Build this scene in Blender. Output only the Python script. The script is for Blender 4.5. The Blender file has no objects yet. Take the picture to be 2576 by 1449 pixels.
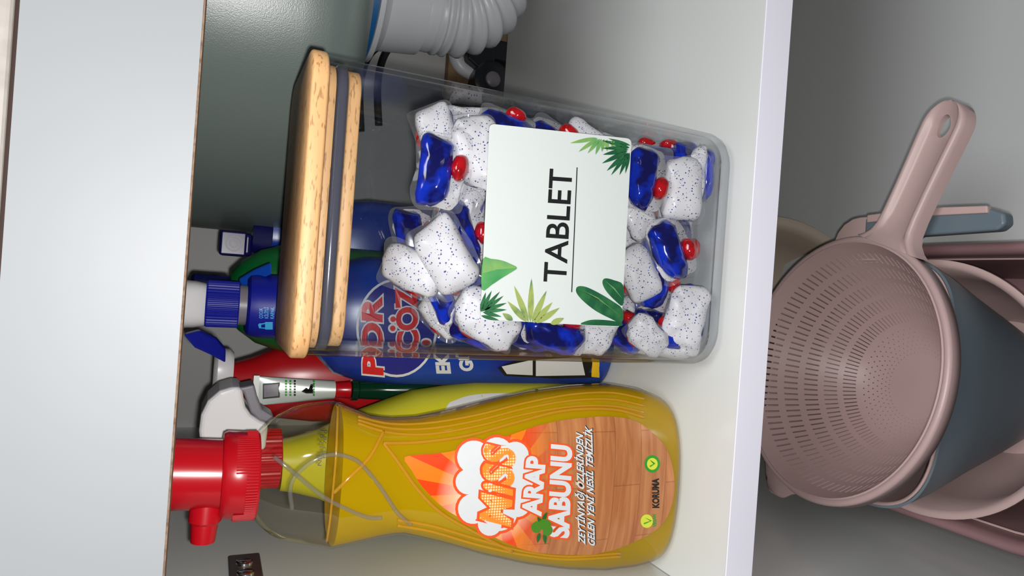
import bpy, bmesh, math, random
from mathutils import Vector, Matrix
random.seed(7)
sc = bpy.context.scene
COL = sc.collection
PI = math.pi

# ------------------------------------------------------------------ camera, world, light, exposure
FPX, TH, RO = 1668.0, math.radians(24.4), math.radians(4.1)
CAM = Vector((0, -.273, .262))
RX = Vector((1, 0, 0)); FW = Vector((0, math.cos(TH), -math.sin(TH))); UP = Vector((0, math.sin(TH), math.cos(TH)))
cd = bpy.data.cameras.new('camera'); cam = bpy.data.objects.new('camera', cd); COL.objects.link(cam)
cd.sensor_fit = 'HORIZONTAL'; cd.sensor_width = 36; cd.lens = FPX / 2576 * 36
cd.clip_start = .01; cd.clip_end = 20
cx_ = RX * math.sin(RO) - UP * math.cos(RO); cy_ = RX * math.cos(RO) + UP * math.sin(RO); cz_ = -FW
m = Matrix((cx_, cy_, cz_)).transposed().to_4x4(); m.translation = CAM
cam.matrix_world = m
sc.camera = cam

w = bpy.data.worlds.new('kitchen'); sc.world = w; w.use_nodes = True
w.node_tree.nodes['Background'].inputs[0].default_value = (.93, .96, 1, 1)
w.node_tree.nodes['Background'].inputs[1].default_value = .05
fl = bpy.data.lights.new('phone_flash', 'POINT'); fl.energy = 3.3; fl.shadow_soft_size = .003; fl.color = (1, .985, .96)
flo = bpy.data.objects.new('phone_flash', fl); flo.location = CAM + Vector((-.006, 0, -.005)); COL.objects.link(flo)
kl = bpy.data.lights.new('kitchen_ceiling_lamp', 'AREA'); kl.shape = 'DISK'; kl.size = .8; kl.energy = 13; kl.color = (.97, .985, 1)
klo = bpy.data.objects.new('kitchen_ceiling_lamp', kl); klo.location = (.35, -.85, 1.75); COL.objects.link(klo)
klo.rotation_euler = (Vector((0, .1, -.1)) - klo.location).to_track_quat('-Z', 'Y').to_euler()
vs = sc.view_settings; vs.view_transform = 'Standard'; vs.look = 'None'; vs.gamma = 1; vs.exposure = .55
vs.use_curve_mapping = False
sc.cycles.transparent_max_bounces = 28
sc.cycles.max_bounces = 5; sc.cycles.diffuse_bounces = 3; sc.cycles.glossy_bounces = 3; sc.cycles.transmission_bounces = 2

# ------------------------------------------------------------------ pixel of the photograph -> point on a known plane
def ray(x, y):
    du = 1449 - y - 724.5; dv = x - 1288
    a = du * math.cos(RO) + dv * math.sin(RO); b = du * math.sin(RO) - dv * math.cos(RO)
    return FW + RX * (a / FPX) + UP * (b / FPX)
def at(x, y, X=None, Y=None, Z=None):
    d = ray(x, y)
    t = (X - CAM.x) / d.x if X is not None else (Y - CAM.y) / d.y if Y is not None else (Z - CAM.z) / d.z
    return CAM + d * t

# ------------------------------------------------------------------ materials
def lin(c):
    return tuple(((v / 255) / 12.92 if v / 255 <= .04045 else ((v / 255 + .055) / 1.055) ** 2.4) for v in c) + (1,)
MATS = {}
def mat(name, rgb, rough=.5, metal=0, spec=.5, coat=0, noise=None, bump=None, sss=0):
    if name in MATS: return MATS[name]
    M = bpy.data.materials.new(name); M.use_nodes = True; n = M.node_tree.nodes; l = M.node_tree.links
    p = n['Principled BSDF']; p.inputs['Base Color'].default_value = lin(rgb)
    p.inputs['Roughness'].default_value = rough; p.inputs['Metallic'].default_value = metal
    p.inputs['Specular IOR Level'].default_value = spec; p.inputs['Coat Weight'].default_value = coat
    p.inputs['Coat Roughness'].default_value = .08
    if sss: p.inputs['Subsurface Weight'].default_value = sss; p.inputs['Subsurface Radius'].default_value = (.004, .002, .002); p.inputs['Subsurface Scale'].default_value = 1
    if noise:
        sc_, rgb2, lo, hi = noise[:4]
        tc = n.new('ShaderNodeTexCoord'); nt = n.new('ShaderNodeTexNoise'); nt.inputs['Scale'].default_value = sc_
        mp = n.new('ShaderNodeMapping'); mp.inputs['Scale'].default_value = noise[4] if len(noise) > 4 else (1, 1, 1)
        nt.inputs['Detail'].default_value = 4
        cr = n.new('ShaderNodeValToRGB'); cr.color_ramp.elements[0].position = lo; cr.color_ramp.elements[1].position = hi
        cr.color_ramp.elements[0].color = lin(rgb); cr.color_ramp.elements[1].color = lin(rgb2)
        l.new(tc.outputs['Object'], mp.inputs[0]); l.new(mp.outputs[0], nt.inputs[0]); l.new(nt.outputs[0], cr.inputs[0]); l.new(cr.outputs[0], p.inputs['Base Color'])
    if bump:
        tc = n.new('ShaderNodeTexCoord'); nt = n.new('ShaderNodeTexNoise'); nt.inputs['Scale'].default_value = bump[0]; nt.inputs['Detail'].default_value = 3
        b = n.new('ShaderNodeBump'); b.inputs['Strength'].default_value = bump[1]; b.inputs['Distance'].default_value = bump[2] if len(bump) > 2 else .001
        l.new(tc.outputs['Object'], nt.inputs[0]); l.new(nt.outputs[0], b.inputs['Height']); l.new(b.outputs[0], p.inputs['Normal'])
    MATS[name] = M
    return M
def clear_mat(name, tint, gloss=1.0, rough=.03, ior=1.45, haze=0, haze_rgb=(255, 255, 255), transl=0, transl_rgb=(255, 200, 20)):
    """thin clear plastic: straight-through transmission + Fresnel gloss (+ a little haze)"""
    M = bpy.data.materials.new(name); M.use_nodes = True; n = M.node_tree.nodes; l = M.node_tree.links
    n.remove(n['Principled BSDF']); out = n['Material Output']
    t = n.new('ShaderNodeBsdfTransparent'); t.inputs[0].default_value = lin(tint)
    cur = t.outputs[0]
    if haze:
        d = n.new('ShaderNodeBsdfDiffuse'); d.inputs[0].default_value = lin(haze_rgb)
        mx = n.new('ShaderNodeMixShader'); mx.inputs[0].default_value = haze
        l.new(cur, mx.inputs[1]); l.new(d.outputs[0], mx.inputs[2]); cur = mx.outputs[0]
    if transl:
        d = n.new('ShaderNodeBsdfTranslucent'); d.inputs[0].default_value = lin(transl_rgb)
        mx = n.new('ShaderNodeMixShader'); mx.inputs[0].default_value = transl
        l.new(cur, mx.inputs[1]); l.new(d.outputs[0], mx.inputs[2]); cur = mx.outputs[0]
    g = n.new('ShaderNodeBsdfGlossy'); g.inputs['Roughness'].default_value = rough
    # Schlick reflectance, the same from both sides of the wall
    f0 = ((ior - 1) / (ior + 1)) ** 2
    fr = n.new('ShaderNodeLayerWeight'); fr.inputs[0].default_value = .5
    pw = n.new('ShaderNodeMath'); pw.operation = 'POWER'; pw.inputs[1].default_value = 5; l.new(fr.outputs['Facing'], pw.inputs[0])
    mul = n.new('ShaderNodeMath'); mul.operation = 'MULTIPLY_ADD'; mul.inputs[1].default_value = (1 - f0) * gloss; mul.inputs[2].default_value = f0 * gloss
    l.new(pw.outputs[0], mul.inputs[0])
    mx = n.new('ShaderNodeMixShader'); l.new(mul.outputs[0], mx.inputs[0]); l.new(cur, mx.inputs[1]); l.new(g.outputs[0], mx.inputs[2])
    l.new(mx.outputs[0], out.inputs[0])
    return M

WHITE = mat('white_laminate', (208, 210, 208), .22, spec=.5)
BACKW = mat('back_panel', (190, 190, 188), .5)
FLOORW = mat('floor_laminate', (205, 207, 206), .25)
RAIL = mat('rail_laminate', (158, 161, 165), .5, bump=(7, .1, .01))
EDGE = mat('edge_band', (240, 238, 250), .35)
RAW = mat('raw_chipboard', (150, 125, 105), .9, noise=(400, (110, 88, 70), .4, .7))
STONE = mat('worktop_stone', (190, 184, 178), .5, noise=(60, (165, 158, 150), .4, .7))
DARK = mat('dark_seam', (60, 42, 36), .8)
SINK = mat('sink_coating', (108, 120, 116), .33, spec=.8, bump=(1600, .22, .0004))
CHROME = mat('chrome', (225, 225, 228), .18, metal=1)
WPIPE = mat('white_pipe', (205, 207, 212), .35)
BLUEGASK = mat('blue_gasket', (20, 92, 150), .4)
BLACKR = mat('black_rubber', (24, 27, 32), .35)
BRASSY = mat('brown_board', (150, 122, 90), .8, noise=(30, (110, 88, 64), .4, .7))
REDP = mat('red_plastic', (186, 14, 28), .25, spec=.5)
CLEAR = clear_mat('clear_plastic', (249, 250, 251), 1.0, .02, 1.45)
CLEARB = clear_mat('clear_bottle', (252, 251, 246), 1.0, .03, 1.5)
FILM = clear_mat('soluble_film', (248, 248, 250), .9, .08, 1.4, haze=.07)
LIQ = clear_mat('amber_soap', (255, 234, 84), .5, .05, 1.35, haze=.36, haze_rgb=(255, 222, 0), transl=.25, transl_rgb=(255, 232, 10))
RIDGE = clear_mat('amber_ridge', (255, 232, 130), 1.0, .06, 1.6, haze=.2, haze_rgb=(255, 214, 70))
RIDGEC = clear_mat('clear_ridge', (235, 236, 232), 1.0, .05, 1.6, haze=.06)
SILI = clear_mat('silicone_ring', (150, 152, 172), .8, .15, 1.4, haze=.25, haze_rgb=(150, 150, 170))
BLUEP = mat('blue_plastic', (14, 24, 140), .45, spec=.35)
BLUEL = mat('light_blue_plastic', (14, 74, 180), .5, spec=.3)
BLUED = mat('navy_plastic', (12, 16, 78), .3, spec=.35)
BLUEB = mat('blue_bottle', (14, 62, 160), .3, noise=(14, (24, 34, 120), .4, .65))
GREENP = mat('green_plastic', (6, 92, 40), .35)
GREEND = mat('dark_green_glass', (10, 52, 34), .1, coat=.6)
YELB = mat('lemon_plastic', (206, 202, 40), .35)
YELP = mat('yellow_print', (236, 190, 30), .5)
WHITEP = mat('white_plastic', (222, 220, 222), .3)
GREYP = mat('grey_plastic', (120, 116, 124), .4)
TUBEM = mat('aluminium_tube', (214, 222, 216), .32, metal=.25)
PAPER = mat('white_print', (214, 216, 218), .45)
BLACKI = mat('black_ink', (16, 18, 20), .5)
REDI = mat('red_ink', (206, 30, 40), .4)
ORNG = mat('orange_ink', (232, 84, 30), .4)
CYANI = mat('cyan_ink', (60, 170, 225), .4)
GREENI = mat('green_ink', (40, 150, 40), .45)
NAVYI = mat('navy_ink', (30, 36, 130), .35)
LIME = mat('lime_ink', (214, 222, 60), .45)
MAUVE = mat('mauve_plastic', (194, 167, 164), .42, noise=(3, (188, 160, 158), .4, .6))
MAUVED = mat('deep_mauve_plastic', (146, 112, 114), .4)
PINKB = mat('pale_mauve_plastic', (196, 168, 164), .42)
SLATE = mat('slate_plastic', (104, 118, 127), .42, bump=(1500, .04, .0004))
TAUPE = mat('taupe_plastic', (186, 170, 152), .5)
GELR = mat('red_gel', (190, 8, 18), .08, coat=.8, noise=(160, (120, 4, 10), .45, .65))
GELB = mat('blue_gel', (4, 44, 182), .14, coat=.7, noise=(85, (6, 8, 80), .46, .6))
LEAF = mat('leaf_green', (84, 150, 92), .5, noise=(90, (130, 170, 90), .35, .7))
LEAFD = mat('leaf_dark_green', (22, 84, 52), .5, noise=(120, (52, 118, 66), .45, .75))
LEAFM = mat('leaf_mid_green', (60, 140, 80), .5, noise=(60, (96, 166, 92), .4, .7))
LEAFY = mat('leaf_olive', (150, 164, 88), .5, noise=(110, (64, 112, 78), .45, .7))

def wood_mat():
    M = mat('beech_wood', (212, 166, 116), .5)
    n = M.node_tree.nodes; l = M.node_tree.links; p = n['Principled BSDF']
    tc = n.new('ShaderNodeTexCoord'); mp = n.new('ShaderNodeMapping'); mp.inputs['Scale'].default_value = (170, 700, 900)
    a = n.new('ShaderNodeTexNoise'); a.inputs['Scale'].default_value = 1; a.inputs['Detail'].default_value = 2
    mp2 = n.new('ShaderNodeMapping'); mp2.inputs['Scale'].default_value = (6, 40, 130)
    b = n.new('ShaderNodeTexNoise'); b.inputs['Scale'].default_value = 1; b.inputs['Detail'].default_value = 3
    c1 = n.new('ShaderNodeValToRGB'); c1.color_ramp.elements[0].position = .57; c1.color_ramp.elements[1].position = .66
    c1.color_ramp.elements[0].color = (0, 0, 0, 1); c1.color_ramp.elements[1].color = (.6, .6, .6, 1)
    c2 = n.new('ShaderNodeValToRGB'); c2.color_ramp.elements[0].position = .3; c2.color_ramp.elements[1].position = .7
    c2.color_ramp.elements[0].color = lin((232, 184, 128)); c2.color_ramp.elements[1].color = lin((212, 160, 106))
    mx = n.new('ShaderNodeMixRGB'); mx.inputs[2].default_value = lin((132, 84, 48))
    for q in (mp, mp2): l.new(tc.outputs['Object'], q.inputs[0])
    l.new(mp.outputs[0], a.inputs[0]); l.new(mp2.outputs[0], b.inputs[0]); l.new(a.outputs[0], c1.inputs[0]); l.new(b.outputs[0], c2.inputs[0])
    l.new(c1.outputs[0], mx.inputs[0]); l.new(c2.outputs[0], mx.inputs[1]); l.new(mx.outputs[0], p.inputs['Base Color'])
    return M
WOOD = wood_mat()

def powder_mat():
    M = mat('speckled_powder', (222, 219, 221), .5, coat=.3)
    n = M.node_tree.nodes; l = M.node_tree.links; p = n['Principled BSDF']
    tc = n.new('ShaderNodeTexCoord'); prev = None
    for sc_, th, rgb in ((620, .25, (52, 66, 140)), (780, .22, (96, 104, 140)), (560, .16, (190, 120, 128))):
        v = n.new('ShaderNodeTexVoronoi'); v.inputs['Scale'].default_value = sc_
        lt = n.new('ShaderNodeMath'); lt.operation = 'LESS_THAN'; lt.inputs[1].default_value = th
        # only some cells carry a grain
        sp = n.new('ShaderNodeSeparateColor'); gt = n.new('ShaderNodeMath'); gt.operation = 'LESS_THAN'; gt.inputs[1].default_value = .38
        ml = n.new('ShaderNodeMath'); ml.operation = 'MULTIPLY'
        l.new(tc.outputs['Object'], v.inputs['Vector']); l.new(v.outputs['Distance'], lt.inputs[0]); l.new(v.outputs['Color'], sp.inputs[0])
        l.new(sp.outputs[0], gt.inputs[0]); l.new(lt.outputs[0], ml.inputs[0]); l.new(gt.outputs[0], ml.inputs[1])
        mx = n.new('ShaderNodeMixRGB'); mx.inputs[2].default_value = lin(rgb); l.new(ml.outputs[0], mx.inputs[0])
        if prev: l.new(prev, mx.inputs[1])
        else: mx.inputs[1].default_value = lin((222, 219, 221))
        prev = mx.outputs[0]
    l.new(prev, p.inputs['Base Color'])
    return M
POWDER = powder_mat()

# ------------------------------------------------------------------ mesh helpers
def newobj(name, me, material, parent=None, smooth=True, loc=None):
    o = bpy.data.objects.new(name, me); COL.objects.link(o)
    if material: me.materials.append(material)
    if smooth and len(me.polygons):
        me.polygons.foreach_set('use_smooth', [True] * len(me.polygons))
    if parent: o.parent = parent
    if loc: o.location = loc
    return o
def tag(o, label=None, cat=None, group=None, kind=None):
    if label: o['label'] = label
    if cat: o['category'] = cat
    if group: o['group'] = group
    if kind: o['kind'] = kind
    return o
def thing(name, label, cat, loc=(0, 0, 0), group=None):
    o = bpy.data.objects.new(name, None); o.empty_display_size = .01; COL.objects.link(o); o.location = loc
    bpy.context.view_layer.update()
    return tag(o, label, cat, group)
def under(o, parent):
    """parent a mesh made in world coordinates"""
    o.parent = parent; o.matrix_parent_inverse = parent_matrix(parent).inverted()
    return o
def parent_matrix(p):
    mm = p.matrix_parent_inverse @ p.matrix_basis
    return parent_matrix(p.parent) @ mm if p.parent else p.matrix_basis.copy()
class MB:
    def __init__(s): s.v = []; s.f = []
    def loft(s, rings, cap0=True, cap1=True, closed=True):
        b = len(s.v); n = len(rings[0])
        for r in rings: s.v += [tuple(p) for p in r]
        for i in range(len(rings) - 1):
            for j in range(n if closed else n - 1):
                k = (j + 1) % n
                s.f.append((b + i * n + j, b + i * n + k, b + (i + 1) * n + k, b + (i + 1) * n + j))
        if cap0: s.f.append(tuple(b + j for j in range(n))[::-1])
        if cap1: s.f.append(tuple(b + (len(rings) - 1) * n + j for j in range(n)))
        return s
    def box(s, x0, x1, y0, y1, z0, z1):
        return s.loft([[(x0, y0, z), (x1, y0, z), (x1, y1, z), (x0, y1, z)] for z in (z0, z1)])
    def poly(s, pts):
        b = len(s.v); s.v += [tuple(p) for p in pts]; s.f.append(tuple(range(b, b + len(pts)))); return s
    def tube(s, pts, r, n=10, caps=True, radii=None):
        pts = [Vector(p) for p in pts]; rings = []
        t0 = (pts[1] - pts[0]).normalized(); a = t0.orthogonal().normalized()
        for i, p in enumerate(pts):
            t = (pts[min(i + 1, len(pts) - 1)] - pts[max(i - 1, 0)]).normalized()
            a = (a - t * a.dot(t)).normalized(); b = t.cross(a)
            rr_ = radii[i] if radii else r
            rings.append([p + (a * math.cos(2 * PI * k / n) + b * math.sin(2 * PI * k / n)) * rr_ for k in range(n)])
        return s.loft(rings, caps, caps)
    def mesh(s, name='m'):
        me = bpy.data.meshes.new(name); me.from_pydata(s.v, [], s.f); me.update()
        bm = bmesh.new(); bm.from_mesh(me); bmesh.ops.recalc_face_normals(bm, faces=bm.faces); bm.to_mesh(me); bm.free()
        return me
    def build(s, name, material, parent=None, smooth=False, bevel=0, seg=3, sharp=None):
        me = s.mesh(name)
        if bevel:
            bm = bmesh.new(); bm.from_mesh(me)
            bmesh.ops.bevel(bm, geom=[e for e in bm.edges if e.calc_face_angle(0) > .6], offset=bevel, segments=seg, affect='EDGES', profile=.5)
            bm.to_mesh(me); bm.free()
        o = newobj(name, me, material, None, smooth)
        if smooth and sharp is not None: me.set_sharp_from_angle(angle=sharp)
        if parent: under(o, parent)
        return o
def rr(cx, cy, hx, hy, r, z, n=6):
    r = min(r, hx - 1e-5, hy - 1e-5); pts = []
    for (sx, sy, a0) in ((1, 1, 0), (-1, 1, 90), (-1, -1, 180), (1, -1, 270)):
        for k in range(n + 1):
            a = math.radians(a0 + 90 * k / n)
            pts.append((cx + sx * (hx - r) + r * math.cos(a), cy + sy * (hy - r) + r * math.sin(a), z))
    return pts
def sup(cx, cy, a, b, e, z, n=48):
    out = []
    for k in range(n):
        t = 2 * PI * k / n; c, s_ = math.cos(t), math.sin(t)
        out.append((cx + a * math.copysign(abs(c) ** (2 / e), c), cy + b * math.copysign(abs(s_) ** (2 / e), s_), z))
    return out
def circ(cx, cy, r, z, n=48): return [(cx + r * math.cos(2 * PI * k / n), cy + r * math.sin(2 * PI * k / n), z) for k in range(n)]
def gear(cx, cy, r, d, teeth, z):
    return [(cx + (r - (d if k % 4 > 1 else 0)) * math.cos(2 * PI * k / (teeth * 4)), cy + (r - (d if k % 4 > 1 else 0)) * math.sin(2 * PI * k / (teeth * 4)), z) for k in range(teeth * 4)]
def cat(pts, n=6, closed=False):
    pts = [Vector(p) for p in pts]; out = []; N = len(pts)
    for i in range(N if closed else N - 1):
        p = [pts[(i + k) % N] if closed else pts[max(0, min(N - 1, i + k))] for k in (-1, 0, 1, 2)]
        for j in range(n):
            t = j / n
            out.append(.5 * ((2 * p[1]) + (p[2] - p[0]) * t + (2 * p[0] - 5 * p[1] + 4 * p[2] - p[3]) * t * t + (3 * p[1] - p[0] - 3 * p[2] + p[3]) * t ** 3))
    if not closed: out.append(pts[-1])
    return out
def interp(tab, z):
    if z <= tab[0][0]: return tab[0][1:]
    for a, b in zip(tab, tab[1:]):
        if z <= b[0]:
            t = (z - a[0]) / (b[0] - a[0]); return tuple(p + (q - p) * t for p, q in zip(a[1:], b[1:]))
    return tab[-1][1:]

# ------------------------------------------------------------------ flat print on surfaces, traced where it stands
FONT_CACHE = {}
def glyphs(s, bold=0, spacing=1.0):
    key = (s, bold, spacing)
    if key in FONT_CACHE: return FONT_CACHE[key]
    c = bpy.data.curves.new('t', 'FONT'); c.body = s; c.size = 1; c.offset = bold; c.space_character = spacing; c.resolution_u = 4
    o = bpy.data.objects.new('t', c); COL.objects.link(o)
    dg = bpy.context.evaluated_depsgraph_get(); dg.update()
    me = bpy.data.meshes.new_from_object(o.evaluated_get(dg))
    v = [(p.co.x, p.co.y) for p in me.vertices]; f = [tuple(p.vertices) for p in me.polygons]
    bpy.data.objects.remove(o); bpy.data.curves.remove(c); bpy.data.meshes.remove(me)
    FONT_CACHE[key] = (v, f); return v, f
def cap_height(): return .72
def text(name, s, surf, org, end, top, material, parent, bold=0, eps=0, shear=0, spacing=1.0, ref=None):
    """org/end/top: pixels of baseline start, baseline end, and cap height above the start; surf maps a pixel to the surface"""
    v, f = glyphs(s, bold, spacing); rv, _ = glyphs(s, ref if ref is not None else bold, spacing)
    x0 = min(p[0] for p in rv); x1 = max(p[0] for p in rv)
    hv, _ = glyphs('H', ref if ref is not None else bold); h0 = min(p[1] for p in hv); h1 = max(p[1] for p in hv)
    mb = MB()
    for (x, y) in v:
        a = (x - x0) / (x1 - x0); b = (y - h0) / (h1 - h0); a += shear * b
        mb.v.append(tuple(surf(org[0] + a * (end[0] - org[0]) + b * (top[0] - org[0]), org[1] + a * (end[1] - org[1]) + b * (top[1] - org[1]), eps)))
    mb.f = f
    me = bpy.data.meshes.new(name); me.from_pydata(mb.v, [], mb.f); me.update()
    o = newobj(name, me, material, None, False); under(o, parent); return o
def patch(name, px, surf, material, parent, eps=0, rings=4, centre=None):
    """a filled outline (star shaped about its centre) lying on a surface"""
    c = centre or (sum(p[0] for p in px) / len(px), sum(p[1] for p in px) / len(px))
    mb = MB(); n = len(px); mb.v.append(tuple(surf(c[0], c[1], eps)))
    for k in range(1, rings + 1):
        t = k / rings
        mb.v += [tuple(surf(c[0] + (p[0] - c[0]) * t, c[1] + (p[1] - c[1]) * t, eps)) for p in px]
    for j in range(n): mb.f.append((0, 1 + j, 1 + (j + 1) % n))
    for k in range(rings - 1):
        for j in range(n):
            j2 = (j + 1) % n; a = 1 + k * n; mb.f.append((a + j, a + n + j, a + n + j2, a + j2))
    me = bpy.data.meshes.new(name); me.from_pydata(mb.v, [], mb.f); me.update()
    o = newobj(name, me, material, None, True)
    if parent: under(o, parent)
    return o
def smooth_px(pts, n=5):
    return [(p.x, p.y) for p in cat([(a, b, 0) for a, b in pts], n, True)]
def ell(cx, cy, a, b, ang=0, n=28):
    ca, sa = math.cos(math.radians(ang)), math.sin(math.radians(ang))
    return [(cx + a * math.cos(t) * ca - b * math.sin(t) * sa, cy + a * math.cos(t) * sa + b * math.sin(t) * ca) for t in [2 * PI * k / n for k in range(n)]]
def multi(name, parts, material, parent):
    """several small patches of one printed motif, joined"""
    mb = MB()
    for o in parts:
        b = len(mb.v); mb.v += [tuple(v.co) for v in o.data.vertices]; mb.f += [tuple(b + i for i in p.vertices) for p in o.data.polygons]
    for o in parts:
        me = o.data; bpy.data.objects.remove(o); bpy.data.meshes.remove(me)
    me = bpy.data.meshes.new(name); me.from_pydata(mb.v, [], mb.f); me.update()
    o = newobj(name, me, material, None, True); under(o, parent); return o
def leaf_px(x0, y0, x1, y1, wd, n=8):
    dx, dy = x1 - x0, y1 - y0; L = math.hypot(dx, dy); nx, ny = -dy / L, dx / L; a = []; b = []
    for k in range(n + 1):
        t = k / n; h = wd * math.sin(PI * t ** .8) ** .9 if 0 < t < 1 else 0
        a.append((x0 + dx * t + nx * h, y0 + dy * t + ny * h)); b.append((x0 + dx * t - nx * h, y0 + dy * t - ny * h))
    return a + b[::-1][1:-1]

# ================================================================== THE SETTING
XL, YB, ZF = -.166, .4785, -.36
o = MB().box(XL - .018, XL, -.02, YB + .01, ZF - .018, .327).build('wall_left', WHITE); tag(o, kind='structure')
o = MB().box(XL - .018, .60, YB, YB + .01, ZF - .018, .327).build('wall_back', BACKW); tag(o, kind='structure')
o = MB().box(.60, .618, -.02, YB + .01, ZF - .018, .327).build('wall_right', WHITE); tag(o, kind='structure')
o = MB().box(XL, .60, -.02, YB, ZF - .018, ZF).build('floor', FLOORW); tag(o, kind='structure')
rail = MB().box(XL, .60, 0, .016, .2712, .3262).build('trim_1', RAIL); tag(rail, kind='structure')
under(MB().box(XL, .60, .0003, .0157, .2705, .2712).build('raw_edge', RAW), rail)
# worktop above
wt = thing('worktop', 'beige grey stone worktop edge above the white front rail', 'worktop', (.217, .25, .3276))
MB().box(XL - .05, .66, -.001, .6, .3276, .36).build('slab', STONE, wt, bevel=.002)
MB().box(XL - .02, .61, .0005, .48, .3263, .3276).build('seam', DARK, wt)
# shelf
sh = thing('cabinet_shelf', 'white laminated cabinet shelf carrying the bottles and the tablet container', 'shelf', (.217, .18, -.0186))
MB().box(XL + .0005, .5995, .001, .36, -.0186, 0).build('board', WHITE, sh)
MB().box(XL + .0005, .5995, 0, .0008, -.0186, -.0003).build('edge_band', EDGE, sh)

# ================================================================== SINK, DRAIN, PLUMBING
SX, SY, SR = .215, .287, .186
sk = thing('sink_bowl', 'grey coated underside of the round sink bowl hanging behind the rail', 'sink', (SX, SY, .18))
rg = []
for z, f in ((.1705, .32), (.1712, .42), (.175, .62), (.181, .80), (.187, .905), (.193, .957), (.2, .983), (.21, .994), (.225, .998), (.26, 1), (.326, 1.0)): rg.append(circ(SX, SY, SR * f, z, 96))
MB().loft(rg).build('bowl', SINK, sk, smooth=True, sharp=.9)
dx, dy = .238, .292
dr = thing('sink_drain', 'white sink drain with blue gasket and ribbed flexible hose', 'drain', (dx, dy, .03))
MB().loft([circ(dx, dy, r, z) for r, z in ((.054, .1702), (.057, .169), (.057, .1575), (.053, .1568))]).build('gasket', BLUEGASK, dr, smooth=True, sharp=.6)
MB().loft([circ(dx, dy, r, z) for r, z in ((.052, .1566), (.0545, .156), (.0545, .152), (.047, .149), (.0435, .145), (.041, .120), (.040, .112), (.036, .111))]).build('cup', WPIPE, dr, smooth=True, sharp=.6)
path = cat([(dx, dy, .111), (dx, dy, .095), (dx + .003, dy, .075), (dx + .018, dy, .056), (dx + .045, dy, .047), (dx + .08, dy, .055), (dx + .1, dy, .09), (dx + .1, dy + .03, .14)], 12)
rad = [.0345 + .0032 * math.cos(i * PI / 2.6) if i > 8 else .036 for i in range(len(path))]
MB().tube(path, .03, 32, True, rad).build('flexible_hose', WPIPE, dr, smooth=True)

hs = thing('black_hose', 'thin black rubber supply hose curving behind the drain', 'hose', (.2, .44, .0))
pts = [at(x, y, Y=Y) for x, y, Y in ((905, 330, .43), (902, 230, .43), (915, 160, .43), (945, 118, .43), (1000, 98, .44), (1080, 85, .455), (1200, 78, .46))]
MB().tube(cat(pts, 8), .0052, 12).build('hose', BLACKR, hs, smooth=True)
pts = [p + Vector((.012, .012, -.022)) for p in pts]
MB().tube(cat(pts, 8), .004, 12).build('hose', BLACKR, hs, smooth=True)
bd = MB().box(*(lambda a, b: (a.x, b.x, .464, .478, b.z, a.z))(at(1115, 300, Y=.47), at(1276, 92, Y=.47))).build('wood_block', BRASSY, bevel=.001)
tag(bd, 'brown wooden block on the back wall behind the shelf edge', 'block')
vp = thing('water_valve', 'white elbow pipe with black valve knob on the back wall', 'valve', tuple(at(1190, 160, Y=.462)))
pts = [at(x, y, Y=.455) for x, y in ((1145, 120), (1150, 150), (1165, 172), (1195, 186), (1225, 186))]
MB().tube(cat(pts, 6), .0085, 14).build('elbow_pipe', WPIPE, vp, smooth=True)
c = at(1205, 140, Y=.445)
MB().loft([[(c.x + .019 * math.cos(t), .435 + .005 * k, c.z + .019 * math.sin(t)) for t in [2 * PI * j / 6 for j in range(6)]] for k in (0, 3)]).build('knob', BLACKR, vp, bevel=.002)
c = at(1235, 125, Y=.445)
MB().box(c.x - .012, c.x + .012, .44, .462, c.z - .03, c.z + .012).build('lever', BLACKR, vp, bevel=.003)
c = at(1195, 112, Y=.437)
MB().loft([[(c.x + .006 * math.cos(t), y_, c.z + .006 * math.sin(t)) for t in [2 * PI * j / 16 for j in range(16)]] for y_ in (.43, .44)]).build('screw', CHROME, vp, smooth=True, sharp=.6)
c = at(1232, 205, Y=.44)
kb = thing('pipe_nut', 'dark round pipe nut low on the back wall below the wooden block', 'nut', tuple(c))
MB().loft([gear(c.x, 0, .03, .003, 10, 0) and [(c.x + r * math.cos(t), y_, c.z + r * math.sin(t)) for t in [2 * PI * j / 20 for j in range(20)]] for y_, r in ((.43, .018), (.432, .022), (.45, .022), (.478, .014))]).build('nut_body', BLACKR, kb, smooth=True, sharp=.5)
MB().loft([[(c.x + r * math.cos(t), y_, c.z + r * math.sin(t)) for t in [2 * PI * j / 20 for j in range(20)]] for y_, r in ((.428, .008), (.4302, .010))]).build('bore', GREYP, kb, smooth=True)

# hinge mounting plate on the left wall
hp = thing('hinge_plate', 'chrome hinge mounting plate screwed to the left cabinet wall', 'hinge', (XL, .11, .235))
za, zb_, ya, yb_ = .2268, .2432, .072, .1325
MB().box(XL, XL + .003, ya, yb_, zb_ - .0172, zb_).build('plate', mat('brushed_nickel', (205, 196, 196), .34, metal=1), hp, bevel=.0012)
for yy in (.119, .105):
    MB().loft([[(x_, yy + r * math.cos(t), (za + zb_) / 2 + r * math.sin(t)) for t in [2 * PI * j / 24 for j in range(24)]] for x_, r in ((XL + .003, .0048), (XL + .0042, .0045), (XL + .0048, .003))]).build('screw', CHROME, hp, smooth=True, sharp=.7)
    MB().box(XL + .0047, XL + .0050, yy - .0006, yy + .0006, .2315, .2385).build('screw_slot', BLACKI, hp)

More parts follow.
